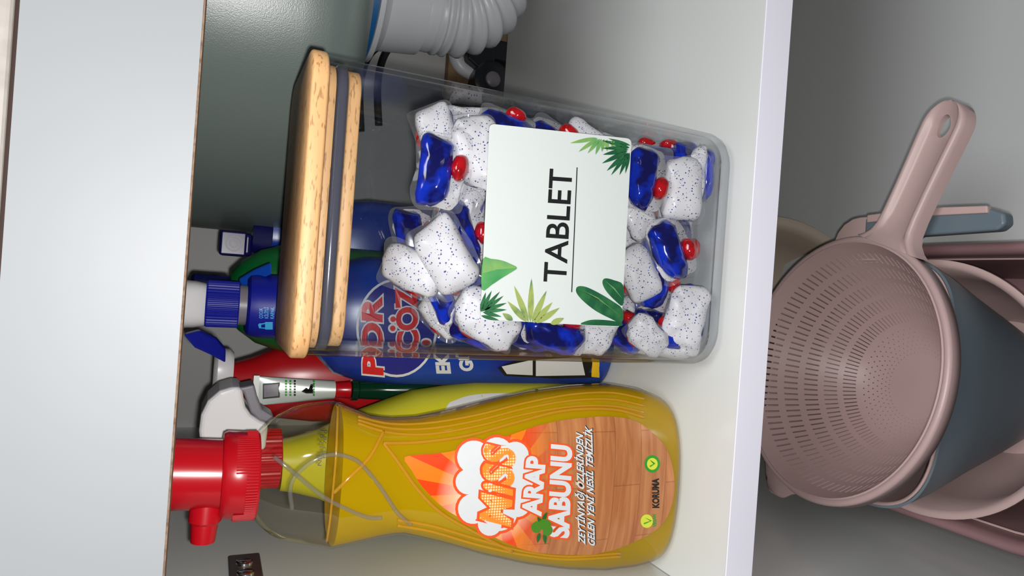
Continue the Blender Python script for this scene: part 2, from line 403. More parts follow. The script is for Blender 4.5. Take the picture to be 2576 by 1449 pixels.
# ================================================================== TABLET CONTAINER
CX, CY, HX, HY = .0295, .0535, .0655, .0415
ct = thing('storage_container', 'clear square storage container with beech lid, filled with dishwasher capsules', 'container', (CX, CY, 0))
rings = []
for z, i in ((0, .012), (.0008, .0075), (.003, .0035), (.007, .001), (.012, 0), (.215, 0), (.2222, 0)): rings.append(rr(CX, CY, HX - i, HY - i, .016, z + .0002, 8))
for z, i in ((.2222, .0022), (.014, .0022), (.009, .004), (.0062, .009)): rings.append(rr(CX, CY, HX - i, HY - i, .014, z + .0002, 8))
MB().loft(rings).build('clear_body', CLEAR, ct, smooth=True, sharp=.8)
def slab(name, hx, hy, r, z0, z1, bev, m_):
    rgs = [rr(CX, CY, hx - i, hy - i, r, z, 8) for z, i in ((z0, bev), (z0 + bev * .4, bev * .3), (z0 + bev, 0), (z1 - bev, 0), (z1 - bev * .4, bev * .3), (z1, bev))]
    return MB().loft(rgs).build(name, m_, ct, smooth=True, sharp=.7)
slab('lid', HX + .0008, HY + .0008, .014, .2226, .2298, .0012, WOOD)
slab('lid_plug', HX - .0035, HY - .0035, .013, .2190, .2224, .0003, WOOD)
slab('lid_foot', HX - .0045, HY - .0045, .012, .2082, .2136, .0006, WOOD)
slab('silicone_seal', HX - .0028, HY - .0028, .013, .2138, .2188, .0014, SILI)

FY = CY - HY           # front face of the container
def cf(x, y, e=0): return at(x, y, Y=FY - .0002 - e)
# sticker
def rounded_quad(q, r=14, n=5):
    out = []
    for i in range(4):
        p = Vector((*q[i], 0)); a = Vector((*q[i - 1], 0)); b = Vector((*q[(i + 1) % 4], 0))
        u_, v_ = (a - p).normalized(), (b - p).normalized()
        for k in range(n + 1):
            t = k / n; s0, s1 = p + u_ * r, p + v_ * r
            out.append(tuple(((1 - t) ** 2 * s0 + 2 * t * (1 - t) * p + t * t * s1).xy))
    return out
Q = [(1231, 311), (1589, 349), (1563, 823), (1208, 803)]
lab = patch('sticker', rounded_quad(Q), cf, mat('sticker_paper', (205, 211, 208), .4), ct, 0, 2)
lab['label'] = 'white sticker reading TABLET with green leaves'
text('sticker_lettering', 'TABLET', cf, (1424, 712), (1440, 428), (1367, 708), BLACKI, lab, bold=.012, eps=.0002)
patch('underline', [(1437, 735), (1439.5, 735), (1453, 421), (1450.5, 421)], cf, BLACKI, lab, .0002, 1)
# leaves on the sticker
patch('print_leaf', smooth_px([(1215, 652), (1235, 651), (1262, 655), (1285, 664), (1301, 674), (1285, 686), (1262, 700), (1238, 716), (1212, 729)], 3), cf, LEAFM, lab, .0002, 2)
patch('print_leaf', [(1214, 688), (1250, 678), (1301, 674), (1285, 664), (1262, 655), (1235, 651), (1215, 652)], cf, LEAF, lab, .0003, 1, (1240, 668))
pl = []
for a in ((1334, 812, 1337, 700), (1330, 812, 1293, 718), (1325, 810, 1276, 757), (1338, 812, 1375, 731), (1342, 813, 1390, 760), (1350, 813, 1408, 774), (1385, 815, 1419, 800), (1290, 806, 1264, 788)):
    pl.append(patch('t', leaf_px(*a, 7.5), cf, None, None, .0002, 1))
multi('print_palm', pl, LEAFY, lab)
pl = [patch('t', leaf_px(*a, 5), cf, None, None, .0002, 1) for a in ((1209, 785, 1222, 735), (1211, 785, 1237, 731), (1213, 784, 1258, 733), (1215, 783, 1267, 744), (1218, 781, 1275, 762), (1218, 783, 1275, 779), (1214, 785, 1262, 797), (1210, 794, 1256, 806))]
multi('print_palm', pl, LEAFD, lab)
pl = [patch('t', leaf_px(*a, w_), cf, None, None, .0002, 1) for a, w_ in (((1584, 371, 1513, 353), 5), ((1583, 372, 1514, 373), 5), ((1581, 376, 1516, 389), 6), ((1579, 380, 1514, 411), 6), ((1579, 384, 1526, 430), 6), ((1581, 384, 1537, 441), 5), ((1583, 384, 1558, 441), 5), ((1584, 384, 1573, 437), 4), ((1586, 366, 1530, 348), 4))]
multi('print_palm', pl, LEAFD, lab)
pl = [patch('t', leaf_px(*a, 5), cf, None, None, .0002, 1) for a in ((1502, 347, 1434, 360), (1504, 348, 1455, 382), (1509, 349, 1478, 386), (1513, 349, 1498, 389), (1519, 350, 1514, 382), (1527, 351, 1527, 381), (1541, 353, 1541, 372))]
multi('print_palm', pl, LEAF, lab)
patch('print_leaf', smooth_px([(1449, 727), (1456, 720), (1475, 722), (1505, 736), (1540, 757), (1566, 778), (1564, 812), (1535, 801), (1500, 783), (1470, 760), (1452, 740)], 3), cf, LEAFD, lab, .0002, 2)
patch('print_leaf', smooth_px([(1516, 706), (1524, 700), (1545, 705), (1568, 718), (1567, 768), (1548, 757), (1527, 735), (1517, 718)], 3), cf, LEAFD, lab, .00025, 2)
patch('print_leaf', smooth_px([(1461, 816), (1480, 806), (1505, 804), (1540, 807), (1563, 812), (1562, 820), (1520, 819)], 3), cf, LEAFD, lab, .0003, 2)
patch('leaf_vein', [(1458, 727), (1505, 752), (1563, 797), (1505, 749)], cf, LEAF, lab, .00035, 1)
patch('leaf_vein', [(1522, 706), (1545, 728), (1566, 752), (1546, 725)], cf, LEAF, lab, .00035, 1)

# ================================================================== DISHWASHER CAPSULES
from mathutils import noise as mnoise
def dome(a, b, h, e=3.2, nu=36, nv=9, sgn=1, wob=.04, seed=0, oy=0, ox=0, pw=.62, crum=.0007):
    rnd = random.Random(seed); ph = [rnd.uniform(0, 6.28) for _ in range(4)]; sk_ = rnd.uniform(-.12, .12); off = Vector((seed * 3.1, seed * 1.7, 0))
    rings = []
    for i in range(nv):
        phi = (PI / 2) * i / nv; c, s_ = math.cos(phi) ** pw, math.sin(phi) ** .8
        r_ = []
        for (x, y, _) in sup(0, 0, a, b, e, 0, nu):
            t = math.atan2(y, x); k = 1 + wob * math.sin(3 * t + ph[0]) * c + wob * .6 * math.sin(5 * t + ph[1])
            hh = h * s_ * (1 + wob * 1.5 * math.sin(2 * t + ph[2]) * c)
            p = Vector((ox + x * c * k + sk_ * y * c, oy + y * c * k, sgn * hh))
            q = p * 190 + off
            p += Vector((mnoise.noise(q), mnoise.noise(q + Vector((9, 0, 0))), mnoise.noise(q + Vector((0, 9, 0))))) * crum * (.35 + .65 * c)
            if i == 0: p.z = 0
            r_.append(tuple(p))
        rings.append(r_)
    return MB().loft(rings, True, True)
def film(a, b, seed):
    rnd = random.Random(seed); ph = [rnd.uniform(0, 6.28) for _ in range(5)]; rings = []
    for f in (.05, .5, .78, .9, 1.0):
        r_ = []
        for (x, y, _) in sup(0, 0, a * f, b * f, 6, 0, 40):
            t = math.atan2(y, x); z = .0026 * max(0, f - .7) / .3 * (math.sin(4 * t + ph[0]) + .7 * math.sin(7 * t + ph[1]))
            r_.append((x * (1 + .05 * math.sin(6 * t + ph[2])), y * (1 + .05 * math.sin(5 * t + ph[3])), z))
        rings.append(r_)
    m_ = MB().loft(rings, True, False)
    e_ = rings[-1]
    return m_.loft([[(p[0] * q, p[1] * q, p[2] + d) for p in e_] for q, d in ((1, .00018), (1.012, 0), (1, -.00018))], False, False)
PODS = []
for v_ in range(4):
    PODS.append({'film': film(.0188, .0134, 10 + v_).mesh('film'),
                 'tight_film': film(.0174, .0112, 50 + v_).mesh('film'),
                 'powder_pocket': dome(.0172, .0110, .0084, (4.6, 3.6, 5.2, 4.0)[v_], seed=20 + v_, wob=(.03, .06, .04, .08)[v_], crum=(.0012, .0018, .001, .0024)[v_]).mesh('powder'),
                 'blue_gel': dome(.0166, .0080, .0080, (3.6, 4.4, 3.0, 4.0)[v_], sgn=-1, seed=30 + v_, oy=.0032, wob=.06, crum=.0016).mesh('blue'),
                 'red_gel': dome(.0066, .0043, .0066, 2.0, sgn=-1, nu=20, nv=7, seed=40 + v_, oy=-.0082, ox=(.004, -.003, 0, .006)[v_], wob=.05, pw=.9, crum=.0006).mesh('red')})
for d_ in PODS:
    for k_, m_ in (('film', FILM), ('tight_film', FILM), ('powder_pocket', POWDER), ('blue_gel', GELB), ('red_gel', GELR)):
        d_[k_].materials.append(m_); d_[k_].polygons.foreach_set('use_smooth', [True] * len(d_[k_].polygons))
def pod(px, py, depth, typ, ang, s, tx, ty, label, v_=None, pos=None):
    c = pos if pos else at(px, py, Y=depth)
    a = math.radians(ang)
    n = Vector((0, -1, .25)).normalized()
    n = (n + Vector((math.tan(math.radians(tx)), 0, math.tan(math.radians(ty))))).normalized()
    L = Vector((-math.sin(a), 0, -math.cos(a))); L = (L - n * L.dot(n)).normalized()
    S = n.cross(L)
    if typ == 'W': ax = (L, S, n)
    elif typ == 'B': ax = (L, -S, -n)
    else: ax = (L, n, -S)   # edge on: white to one side, blue to the other
    M = Matrix(ax).transposed().to_4x4(); M.translation = c
    root = thing('dishwasher_capsule', label, 'capsule', group='dishwasher capsules in the clear container')
    d_ = PODS[v_ if v_ is not None else random.randrange(4)]
    M = M @ Matrix.Scale(s, 4)
    LIM = ((0, CX - HX + .0023, CX + HX - .0023), (1, CY - HY + .0024, CY + HY - .0024), (2, .0060, .3))
    fk = 'film'
    for fk in ('film', 'tight_film'):     # beside a wall the film is folded tight against the pockets
        pts = [M @ q.co for k_ in (fk, 'powder_pocket', 'blue_gel', 'red_gel') for q in d_[k_].vertices]
        if all(min(p[i_] for p in pts) >= lo and max(p[i_] for p in pts) <= hi for i_, lo, hi in LIM): break
    for i_, lo, hi in LIM:
        a0 = min(p[i_] for p in pts); a1 = max(p[i_] for p in pts)
        if a0 < lo: M.translation[i_] += lo - a0
        elif a1 > hi: M.translation[i_] += hi - a1
    root.matrix_world = M
    for k_ in (fk, 'powder_pocket', 'blue_gel', 'red_gel'):
        o = bpy.data.objects.new('film' if k_ == fk else k_, d_[k_]); COL.objects.link(o); o.parent = root
    return root
POD_LIST = [
 (1100, 340, .040, 'W', 70, .85, 10, 0, 'small white capsule side poking up behind the topmost upright blue capsule'),
 (1112, 432, .026, 'B', 95, .98, 0, 10, 'glossy blue capsule highest beside the wooden lid, left of two white ones'),
 (1192, 385, .027, 'W', 82, 1.0, 5, 0, 'large white capsule just above the TABLET sticker on its right half'),
 (1275, 285, .034, 'B', 20, .85, 25, 0, 'blue capsule with red bead touching the upper right corner of the sticker'),
 (1330, 300, .050, 'B', 75, .8, 10, 0, 'bright blue capsule in crinkled film along the sticker right edge'),
 (1400, 300, .032, 'B', 35, .95, 20, 5, 'dark blue capsule halfway along the sticker right edge'),
 (1485, 318, .030, 'W', 40, .95, 20, 0, 'white capsule on the sticker right edge beside the palm print'),
 (1548, 330, .046, 'W', 30, .8, 20, 0, 'white capsule tail at the lower right corner of the sticker'),
 (1640, 340, .046, 'B', 10, .8, 30, 0, 'navy capsule with red bead right of the sticker lower corner'),
 (1625, 450, .026, 'B', 95, 1.0, 5, 0, 'long blue capsule with red bead below the sticker palm print'),
 (1712, 478, .026, 'W', 88, 1.02, 0, 10, 'largest white capsule face low on the right of the container'),
 (1705, 375, .046, 'W', 60, .9, 15, 0, 'white capsule tucked behind the low blue ones at the right'),
 (1772, 400, .034, 'B', 97, 1.0, 15, -15, 'blue capsule standing above the container bottom at the right corner'),
 (1818, 452, .030, 'E', 92, .9, 0, 0, 'lowest blue capsule lying on the container bottom at the right'),
 (1600, 538, .040, 'W', 60, .85, 0, 0, 'white capsule end peeping out below the sticker underline'),
 (1690, 625, .026, 'B', 62, 1.0, 0, 0, 'slanting blue capsule in shiny film low in the middle'),
 (1738, 610, .044, 'E', 70, .95, 0, 0, 'thin white capsule edge between the two slanting blue ones'),
 (1775, 622, .034, 'B', 75, .95, 0, -20, 'blue capsule leaning near the container bottom in the middle'),
 (1605, 690, .034, 'W', 60, .9, -5, 0, 'white capsule beside the sticker lower edge above the dark leaves'),
 (1662, 715, .034, 'B', 100, .85, 0, 0, 'round blue capsule below the dark green leaf print'),
 (1648, 632, .054, 'B', 95, .8, 0, 0, 'capsule with a red bead showing behind the slanting blue one'),
 (1746, 800, .027, 'W', 100, 1.05, 0, 10, 'large white capsule low on the left of the container'),
 (1668, 790, .044, 'B', 90, .85, 0, 0, 'capsule with twin red beads beside the large low white one'),
 (1625, 842, .030, 'W', 35, .78, -15, 0, 'small diamond white capsule near the container lower left edge'),
 (1665, 888, .036, 'E', 2, 1.0, -20, 0, 'dark blue capsule lying along the lower left wall of the container'),
 (1500, 862, .030, 'W', 95, .88, -25, 0, 'white capsule against the left wall below the sticker corner'),
 (1562, 840, .044, 'B', 30, .9, -10, 0, 'blue capsule in shade between the sticker corner and the left wall'),
 (1398, 862, .030, 'B', 8, .95, -15, 0, 'blue capsule with dark end under the sticker left edge'),
 (1222, 800, .027, 'W', 30, 1.02, -5, 0, 'white capsule overlapping the upper left corner of the sticker'),
 (1212, 866, .036, 'B', 12, 1.0, -20, 0, 'blue capsule under the white one at the upper left wall'),
 (1318, 850, .050, 'W', 60, .9, -15, 0, 'pale crumpled capsule between two blue ones on the left wall'),
 (1120, 745, .044, 'B', 60, .75, 0, 0, 'small round blue capsule below the red bead near the top'),
 (1112, 792, .058, 'W', 40, .75, 0, 0, 'small white capsule low beside the blue bottle lettering'),
 (1192, 705, .046, 'B', 80, .9, 0, 0, 'blue capsule beside the big leaf on the sticker left end'),
 (1122, 645, .028, 'W', 55, 1.02, 0, 12, 'slanting white capsule leaning at the top of the heap'),
 (1040, 680, .038, 'W', 15, .9, 0, 20, 'topmost white capsule with a red bead at its side'),
 (1172, 582, .038, 'B', 65, .95, 0, 10, 'blue capsule with red bead in the middle above the sticker'),
 (1162, 515, .046, 'W', 110, .92, 0, 10, 'crumpled white capsule above the middle of the sticker'),
 (1045, 600, .074, 'B', 80, .95, 0, 0, 'dim blue capsule high at the back of the heap'),
 (1185, 262, .052, 'W', 10, .85, 30, 0, 'white capsule high against the right wall, behind the blue ones'),
 (1455, 262, .056, 'B', 5, .8, 30, 0, 'blue capsule deep against the right wall halfway down'),
 (1690, 315, .040, 'B', 8, .85, 25, 0, 'blue capsule low against the right wall behind a red bead'),
 (1790, 520, .046, 'W', 80, .9, 0, 0, 'white capsule on the container bottom behind the right blue ones'),
 (1330, 892, .046, 'B', 4, .85, -30, 0, 'blue capsule edge pressed against the left wall halfway down'),
 (1590, 885, .050, 'W', 15, .85, -25, 0, 'white capsule pressed against the left wall near the bottom'),
 (1790, 880, .044, 'B', 60, .9, -10, 0, 'blue capsule in the lower left corner behind the large white one'),
]
for p_ in POD_LIST: pod(*p_)
rnd = random.Random(3)
for zz in (.026, .062, .098, .132):
    for xx in (-.012, .03, .074):
        q = Vector((xx + rnd.uniform(-.006, .006), .069 + rnd.uniform(-.006, .008), zz + rnd.uniform(-.006, .006)))
        pod(0, 0, 0, rnd.choice('WBE'), rnd.uniform(0, 180), .9, rnd.uniform(-20, 20), rnd.uniform(-20, 20), 'dishwasher capsule at the back of the heap, glimpsed between the front ones', pos=q)
# ================================================================== SOAP BOTTLE
BY = .064
RE = [(655, 1088), (675, 1066), (700, 1046), (740, 1026), (780, 1016), (830, 1012), (850, 1012), (870, 1020), (930, 1045), (980, 1053), (1050, 1050), (1150, 1030), (1250, 1005), (1350, 983), (1450, 970), (1540, 966), (1600, 975), (1650, 995), (1690, 1025), (1715, 1060), (1726, 1100)]
LE = [(640, 1300), (662, 1328), (690, 1348), (730, 1358), (770, 1363), (812, 1369), (822, 1371), (850, 1364), (950, 1342), (1000, 1335), (1050, 1345), (1120, 1362), (1200, 1385), (1300, 1407), (1400, 1420), (1500, 1424), (1580, 1415), (1640, 1395), (1680, 1360), (1705, 1310), (1716, 1260)]
rt = sorted([(p.z, p.x) for p in [at(*q, Y=BY) for q in RE]]); lt = sorted([(p.z, p.x) for p in [at(*q, Y=BY) for q in LE]])
ZB = .0003; ztop = min(rt[-1][0], lt[-1][0])
zsh = at(850, 1012, Y=BY).z
zlow = max(rt[0][0], lt[0][0])
def prof(z):
    """centre x, half width, half depth, exponent of the bottle's cross-section"""
    zz = max(z, zlow)
    x1 = interp(rt, zz)[0]; x0 = interp(lt, zz)[0]
    k = 1.0 if z >= zlow else max(0, 1 - ((zlow - z) / (zlow - ZB + 1e-6)) ** 2 * .22)
    a = (x1 - x0) / 2 * k
    b, e = interp([(0, .0235, 2.6), (.006, .026, 2.6), (.06, .0275, 2.7), (.12, .025, 2.6), (.17, .0215, 2.5), (zsh - .001, .0235, 2.6), (zsh + .002, .0235, 2.3), (ztop, .020, 2.05)], z)
    if z > zsh: b = min(b, a * .98 + .0)
    return (x0 + x1) / 2, a, b, e
def bottle_front(x, z):
    c, a, b, e = prof(z); t = min(.999, abs((x - c) / a)); return BY - b * (1 - t ** e) ** (1 / e)
def bf(px, py, eps=0):
    y = BY - .024
    for _ in range(14):
        p = at(px, py, Y=y); y = .5 * y + .5 * (bottle_front(p.x, p.z) - .0002 - eps)
    return at(px, py, Y=y)
sb = thing('soap_bottle', 'amber liquid soap bottle with red pump cap and orange label', 'bottle', (-.105, BY, 0))
zs = [ZB, ZB + .0006, ZB + .002, ZB + .0045] + [.008 + .0065 * k for k in range(int((zsh - .012) / .0065))] + [zsh - .002, zsh - .0004, zsh + .0012, zsh + .003] + [zsh + .005 + (ztop - zsh - .005) * k / 8 for k in range(9)]
kk = {0: .86, 1: .93, 2: .97, 3: .99}
def sect(z, i=None, inset=0):
    c, a, b, e = prof(z); f = kk.get(i, 1); return sup(c, BY, a * f - inset, b * f - inset, e, z, 64)
MB().loft([sect(z, i) for i, z in enumerate(zs)], True, False).build('clear_shell', CLEARB, sb, smooth=True, sharp=1.2)
MB().loft([sect(z, i, .0011) if i else sect(ZB + .0012, 0, .0011) for i, z in enumerate(zs) if z <= zsh - .0004 and i != 1]).build('amber_soap', LIQ, sb, smooth=True, sharp=1.0)
# relief ridges on shell
def ridge(name, px, r, m_, eps=0):
    pts = [bf(x, y, eps) for x, y in [(p.x, p.y) for p in cat([(a, b, 0) for a, b in px], 6)]]
    return MB().tube(pts, r, 8).build(name, m_, sb, smooth=True)
ridge('shoulder_ridge', [(850, 1020), (848, 1080), (845, 1150), (838, 1230), (830, 1310), (822, 1362)], .0006, RIDGE)
ridge('moulded_ridge', [(690, 1150), (740, 1190), (800, 1240), (850, 1270), (920, 1300), (960, 1303)], .0010, RIDGEC)
ridge('moulded_ridge', [(735, 1300 - 20), (730, 1230), (745, 1195), (790, 1158), (840, 1143), (890, 1155), (920, 1180), (960, 1230), (1000, 1290), (1035, 1320)], .0010, RIDGEC)
ridge('moulded_ridge', [(840, 1240), (880, 1200), (930, 1150), (965, 1085)], .0009, RIDGE)
ridge('moulded_ridge', [(965, 1115), (1000, 1160), (1050, 1230), (1110, 1290), (1200, 1342), (1290, 1388)], .0009, RIDGE)
ridge('moulded_ridge', [(965, 1115), (1060, 1112), (1180, 1095), (1300, 1062), (1420, 1033), (1540, 1030), (1620, 1050)], .0009, RIDGE)
for k in range(3):
    d_ = 14 * k
    ridge('moulded_flute', [(900, 1048 + d_ * .6), (980, 1066 + d_ * .8), (1080, 1064 + d_), (1200, 1044 + d_), (1320, 1014 + d_), (1440, 992 + d_ * 1.1), (1540, 988 + d_ * 1.2), (1620, 1004 + d_ * 1.2)], .0007, RIDGE)
for k in range(2):
    d_ = 14 * k
    ridge('moulded_flute', [(1000, 1322 - d_), (1090, 1338 - d_), (1200, 1370 - d_), (1320, 1396 - d_ * .6), (1430, 1407 - d_ * .5), (1560, 1400 - d_ * .6)], .0007, RIDGE)
# pump cap
def capc(z): c = prof(ztop)[0]; return c + (z - ztop) * .06
def cring(r, z, n=64): return circ(capc(z), BY, r, z, n)
R1 = (at(650, 1090, Y=BY).x - at(650, 1300, Y=BY).x) / 2; z650 = at(648, 1195, Y=BY).z; z555 = at(556, 1190, Y=BY).z
cap_ = MB().loft([cring(R1 - .0006, z650), cring(R1, z650 + .0008), cring(R1, z555 - .002), cring(R1 - .001, z555 - .0003), cring(R1 - .003, z555)]).build('cap_collar', REDP, sb, smooth=True, sharp=.7)
for k in range(96):
    a = 2 * PI * k / 96
    if math.sin(a) > .45: continue
    h = .0105 if math.cos(a * 3 + 2.2) > 0 else .0055
    z_ = z650 + .001; c = capc(z_)
    p0 = Vector((c + (R1 + .0002) * math.cos(a), BY + (R1 + .0002) * math.sin(a), z_)); p1 = p0 + Vector((0, 0, h * .9))
    MB().tube([p0, p1], .00042, 5).build('grip_rib', REDP, cap_)
R2 = R1 * .80; zt = at(425, 1180, Y=BY).z
MB().loft([cring(R2, z555 - .0005), cring(R2, z555 + .02), cring(R2 * .995, zt), cring(R2 * .97, zt + .003), cring(R2 * .85, zt + .004)]).build('cap_head', REDP, sb, smooth=True, sharp=.8)
p0 = at(520, 1265, Y=BY - .004); p1 = at(514, 1318, Y=BY - .006); p2 = at(510, 1362, Y=BY - .007)
ax = (p2 - p0).normalized()
nz = []
for t_, ra, rb in ((0, .0066, .0072), (.45, .0066, .0070), (.52, .0056, .0060), (.56, .0056, .0058), (1, .0050, .0052)):
    c = p0 + (p2 - p0) * t_; u_ = Vector((0, 1, 0)); v2 = ax.cross(u_).normalized()
    nz.append([c + u_ * ra * math.cos(2 * PI * k / 28) + v2 * rb * math.sin(2 * PI * k / 28) for k in range(28)])
for t_, r_ in ((1, .0036), (.8, .0034)):
    c = p0 + (p2 - p0) * t_; nz.append([c + u_ * r_ * math.cos(2 * PI * k / 28) + v2 * r_ * math.sin(2 * PI * k / 28) for k in range(28)])
MB().loft(nz).build('nozzle', REDP, sb, smooth=True, sharp=.6)

# front label
LP = [(1018, 1150), (1075, 1143), (1132, 1136), (1200, 1118), (1263, 1101), (1310, 1085), (1356, 1070), (1415, 1057), (1476, 1050), (1520, 1048), (1563, 1050), (1590, 1056), (1614, 1067), (1655, 1101), (1683, 1143), (1697, 1212), (1690, 1270), (1669, 1315), (1631, 1346), (1563, 1377), (1520, 1389), (1476, 1396), (1390, 1394), (1321, 1384), (1253, 1356), (1210, 1332), (1167, 1308), (1115, 1277), (1063, 1225), (1036, 1184)]
def label_mat():
    M = bpy.data.materials.new('soap_label_print'); M.use_nodes = True; n = M.node_tree.nodes; l = M.node_tree.links; p = n['Principled BSDF']; p.inputs['Roughness'].default_value = .3
    c = bf(1240, 1240); tc = n.new('ShaderNodeTexCoord'); sp = n.new('ShaderNodeSeparateXYZ'); l.new(tc.outputs['Object'], sp.inputs[0])
    def math_(op, a, b=None):
        q = n.new('ShaderNodeMath'); q.operation = op
        for i, v in enumerate((a, b)):
            if v is None: continue
            if isinstance(v, (int, float)): q.inputs[i].default_value = v
            else: l.new(v, q.inputs[i])
        return q.outputs[0]
    X = math_('SUBTRACT', sp.outputs[0], c.x); Z = math_('SUBTRACT', sp.outputs[2], c.z)
    ang = math_('ARCTAN2', X, Z); st = math_('SINE', math_('MULTIPLY', ang, 15)); st = math_('GREATER_THAN', st, 0)
    rad_ = math_('SQRT', math_('ADD', math_('MULTIPLY', X, X), math_('MULTIPLY', Z, Z)))
    mixr = n.new('ShaderNodeMixRGB'); mixr.inputs[1].default_value = lin((240, 122, 24)); mixr.inputs[2].default_value = lin((232, 66, 14)); l.new(st, mixr.inputs[0])
    glow = n.new('ShaderNodeMapRange'); glow.inputs[1].default_value = .012; glow.inputs[2].default_value = .030; glow.inputs[3].default_value = 1; glow.inputs[4].default_value = 0; l.new(rad_, glow.inputs[0])
    mg = n.new('ShaderNodeMixRGB'); l.new(glow.outputs[0], mg.inputs[0]); l.new(mixr.outputs[0], mg.inputs[1]); mg.inputs[2].default_value = lin((250, 226, 196))
    # wooden floor printed on the lower half: planks run along x
    mp = n.new('ShaderNodeMapping'); mp.inputs['Scale'].default_value = (25, 1, 260); mp.inputs['Rotation'].default_value = (0, .12, 0); nt = n.new('ShaderNodeTexNoise'); nt.inputs['Scale'].default_value = 1; nt.inputs['Detail'].default_value = 5; nt.inputs['Distortion'].default_value = .6
    l.new(tc.outputs['Object'], mp.inputs[0]); l.new(mp.outputs[0], nt.inputs[0])
    cr = n.new('ShaderNodeValToRGB'); e = cr.color_ramp.elements; e[0].position = .3; e[0].color = lin((206, 140, 88)); e[1].position = .72; e[1].color = lin((170, 98, 56)); l.new(nt.outputs[0], cr.inputs[0])
    br = n.new('ShaderNodeTexBrick'); br.inputs['Scale'].default_value = 1; br.inputs['Brick Width'].default_value = .06; br.inputs['Row Height'].default_value = .018; br.inputs['Mortar Size'].default_value = .0003
    br.inputs['Color1'].default_value = (1, 1, 1, 1); br.inputs['Color2'].default_value = (.8, .8, .8, 1); br.inputs['Mortar'].default_value = (.45, .4, .35, 1)
    cmb = n.new('ShaderNodeCombineXYZ'); l.new(X, cmb.inputs[0]); l.new(Z, cmb.inputs[1]); l.new(cmb.outputs[0], br.inputs[0])
    mm = n.new('ShaderNodeMixRGB'); mm.blend_type = 'MULTIPLY'; mm.inputs[0].default_value = .6; l.new(cr.outputs[0], mm.inputs[1]); l.new(br.outputs[0], mm.inputs[2])
    zr = n.new('ShaderNodeMapRange'); zr.inputs[1].default_value = -.014; zr.inputs[2].default_value = -.036; zr.inputs[3].default_value = 0; zr.inputs[4].default_value = 1; l.new(Z, zr.inputs[0])
    fin = n.new('ShaderNodeMixRGB'); l.new(zr.outputs[0], fin.inputs[0]); l.new(mg.outputs[0], fin.inputs[1]); l.new(mm.outputs[0], fin.inputs[2])
    l.new(fin.outputs[0], p.inputs['Base Color']); return M
sl = patch('front_label', smooth_px(LP, 3), bf, label_mat(), sb, .0002, 10, (1400, 1230))
sl['label'] = 'orange label with white cloud lettering over printed wood'
# cloud
cl = [(1195, 1160, 58), (1185, 1225, 42), (1195, 1290, 50), (1255, 1165, 62), (1260, 1230, 70), (1262, 1285, 58), (1300, 1150, 38), (1235, 1318, 36), (1165, 1262, 22), (1165, 1190, 24), (1285, 1310, 40)]
cl = [(1192, 1150, 42), (1178, 1212, 32), (1190, 1280, 38), (1250, 1140, 40), (1245, 1220, 66), (1255, 1290, 46), (1296, 1145, 34), (1305, 1200, 40), (1300, 1265, 36), (1232, 1318, 30)]
multi('cloud_outline', [patch('t', ell(a, b, r + 7, r + 7, 0, 22), bf, None, None, .0003 + .000004 * i, 2) for i, (a, b, r) in enumerate(cl)], ORNG, sl)
multi('cloud', [patch('t', ell(a, b, r, r, 0, 22), bf, None, None, .00036 + .000004 * i, 2) for i, (a, b, r) in enumerate(cl)], PAPER, sl)
MISS = mat('miss_dots', (240, 130, 40), .4)
n_ = MISS.node_tree.nodes; v_ = n_.new('ShaderNodeTexVoronoi'); v_.inputs['Scale'].default_value = 700; v_.inputs['Randomness'].default_value = 0; t_ = n_.new('ShaderNodeTexCoord'); cr_ = n_.new('ShaderNodeValToRGB')
cr_.color_ramp.elements[0].position = .3; cr_.color_ramp.elements[0].color = lin((255, 226, 170)); cr_.color_ramp.elements[1].position = .42; cr_.color_ramp.elements[1].color = lin((242, 140, 44))
MISS.node_tree.links.new(t_.outputs['Object'], v_.inputs[0]); MISS.node_tree.links.new(v_.outputs[0], cr_.inputs[0]); MISS.node_tree.links.new(cr_.outputs[0], n_['Principled BSDF'].inputs['Base Color'])
text('brand_outline', 'MiSS', bf, (1285, 1326), (1298, 1132), (1205, 1314), ORNG, sl, bold=.10, ref=.04, eps=.0005, shear=.04, spacing=1.1)
text('brand_lettering', 'MiSS', bf, (1285, 1326), (1298, 1132), (1205, 1314), MISS, sl, bold=.04, ref=.04, eps=.00062, shear=.04, spacing=1.1)
text('lettering_outline', 'ARAP', bf, (1362, 1300), (1374, 1150), (1312, 1296), ORNG, sl, bold=.115, ref=.045, eps=.00058)
text('lettering', 'ARAP', bf, (1362, 1300), (1374, 1150), (1312, 1296), PAPER, sl, bold=.045, eps=.00068)
text('lettering_outline', 'SABUNU', bf, (1432, 1355), (1440, 1122), (1378, 1350), ORNG, sl, bold=.115, ref=.045, eps=.00064)
text('lettering', 'SABUNU', bf, (1432, 1355), (1440, 1122), (1378, 1350), PAPER, sl, bold=.045, eps=.00084)
for s_, o_, e_, t_ in (('ZEYTİNYAĞI ÖZLERİNDEN', (1473, 1371), (1467, 1095), (1455, 1371)), ('GELEN YENİ NESİL TEMİZLİK', (1497, 1376), (1490, 1078), (1479, 1376))):
    text('slogan_shadow', s_, bf, (o_[0] + 1.5, o_[1] - 1), (e_[0] + 1.5, e_[1] - 1), (t_[0] + 1.5, t_[1] - 1), BLACKI, sl, bold=.06, ref=.035, eps=.0005, shear=.03, spacing=1.05)
    text('slogan', s_, bf, o_, e_, t_, PAPER, sl, bold=.035, eps=.0006, shear=.03, spacing=1.05)
text('maker_name', 'KORUMA', bf, (1659, 1278), (1658, 1203), (1641, 1278), BLACKI, sl, bold=.05, eps=.0004)
patch('seal', ell(1641, 1167, 19.5, 22), bf, GREENI, sl, .0004, 2); patch('seal_disc', ell(1641, 1167, 13.5, 15), bf, LIME, sl, .0005, 1)
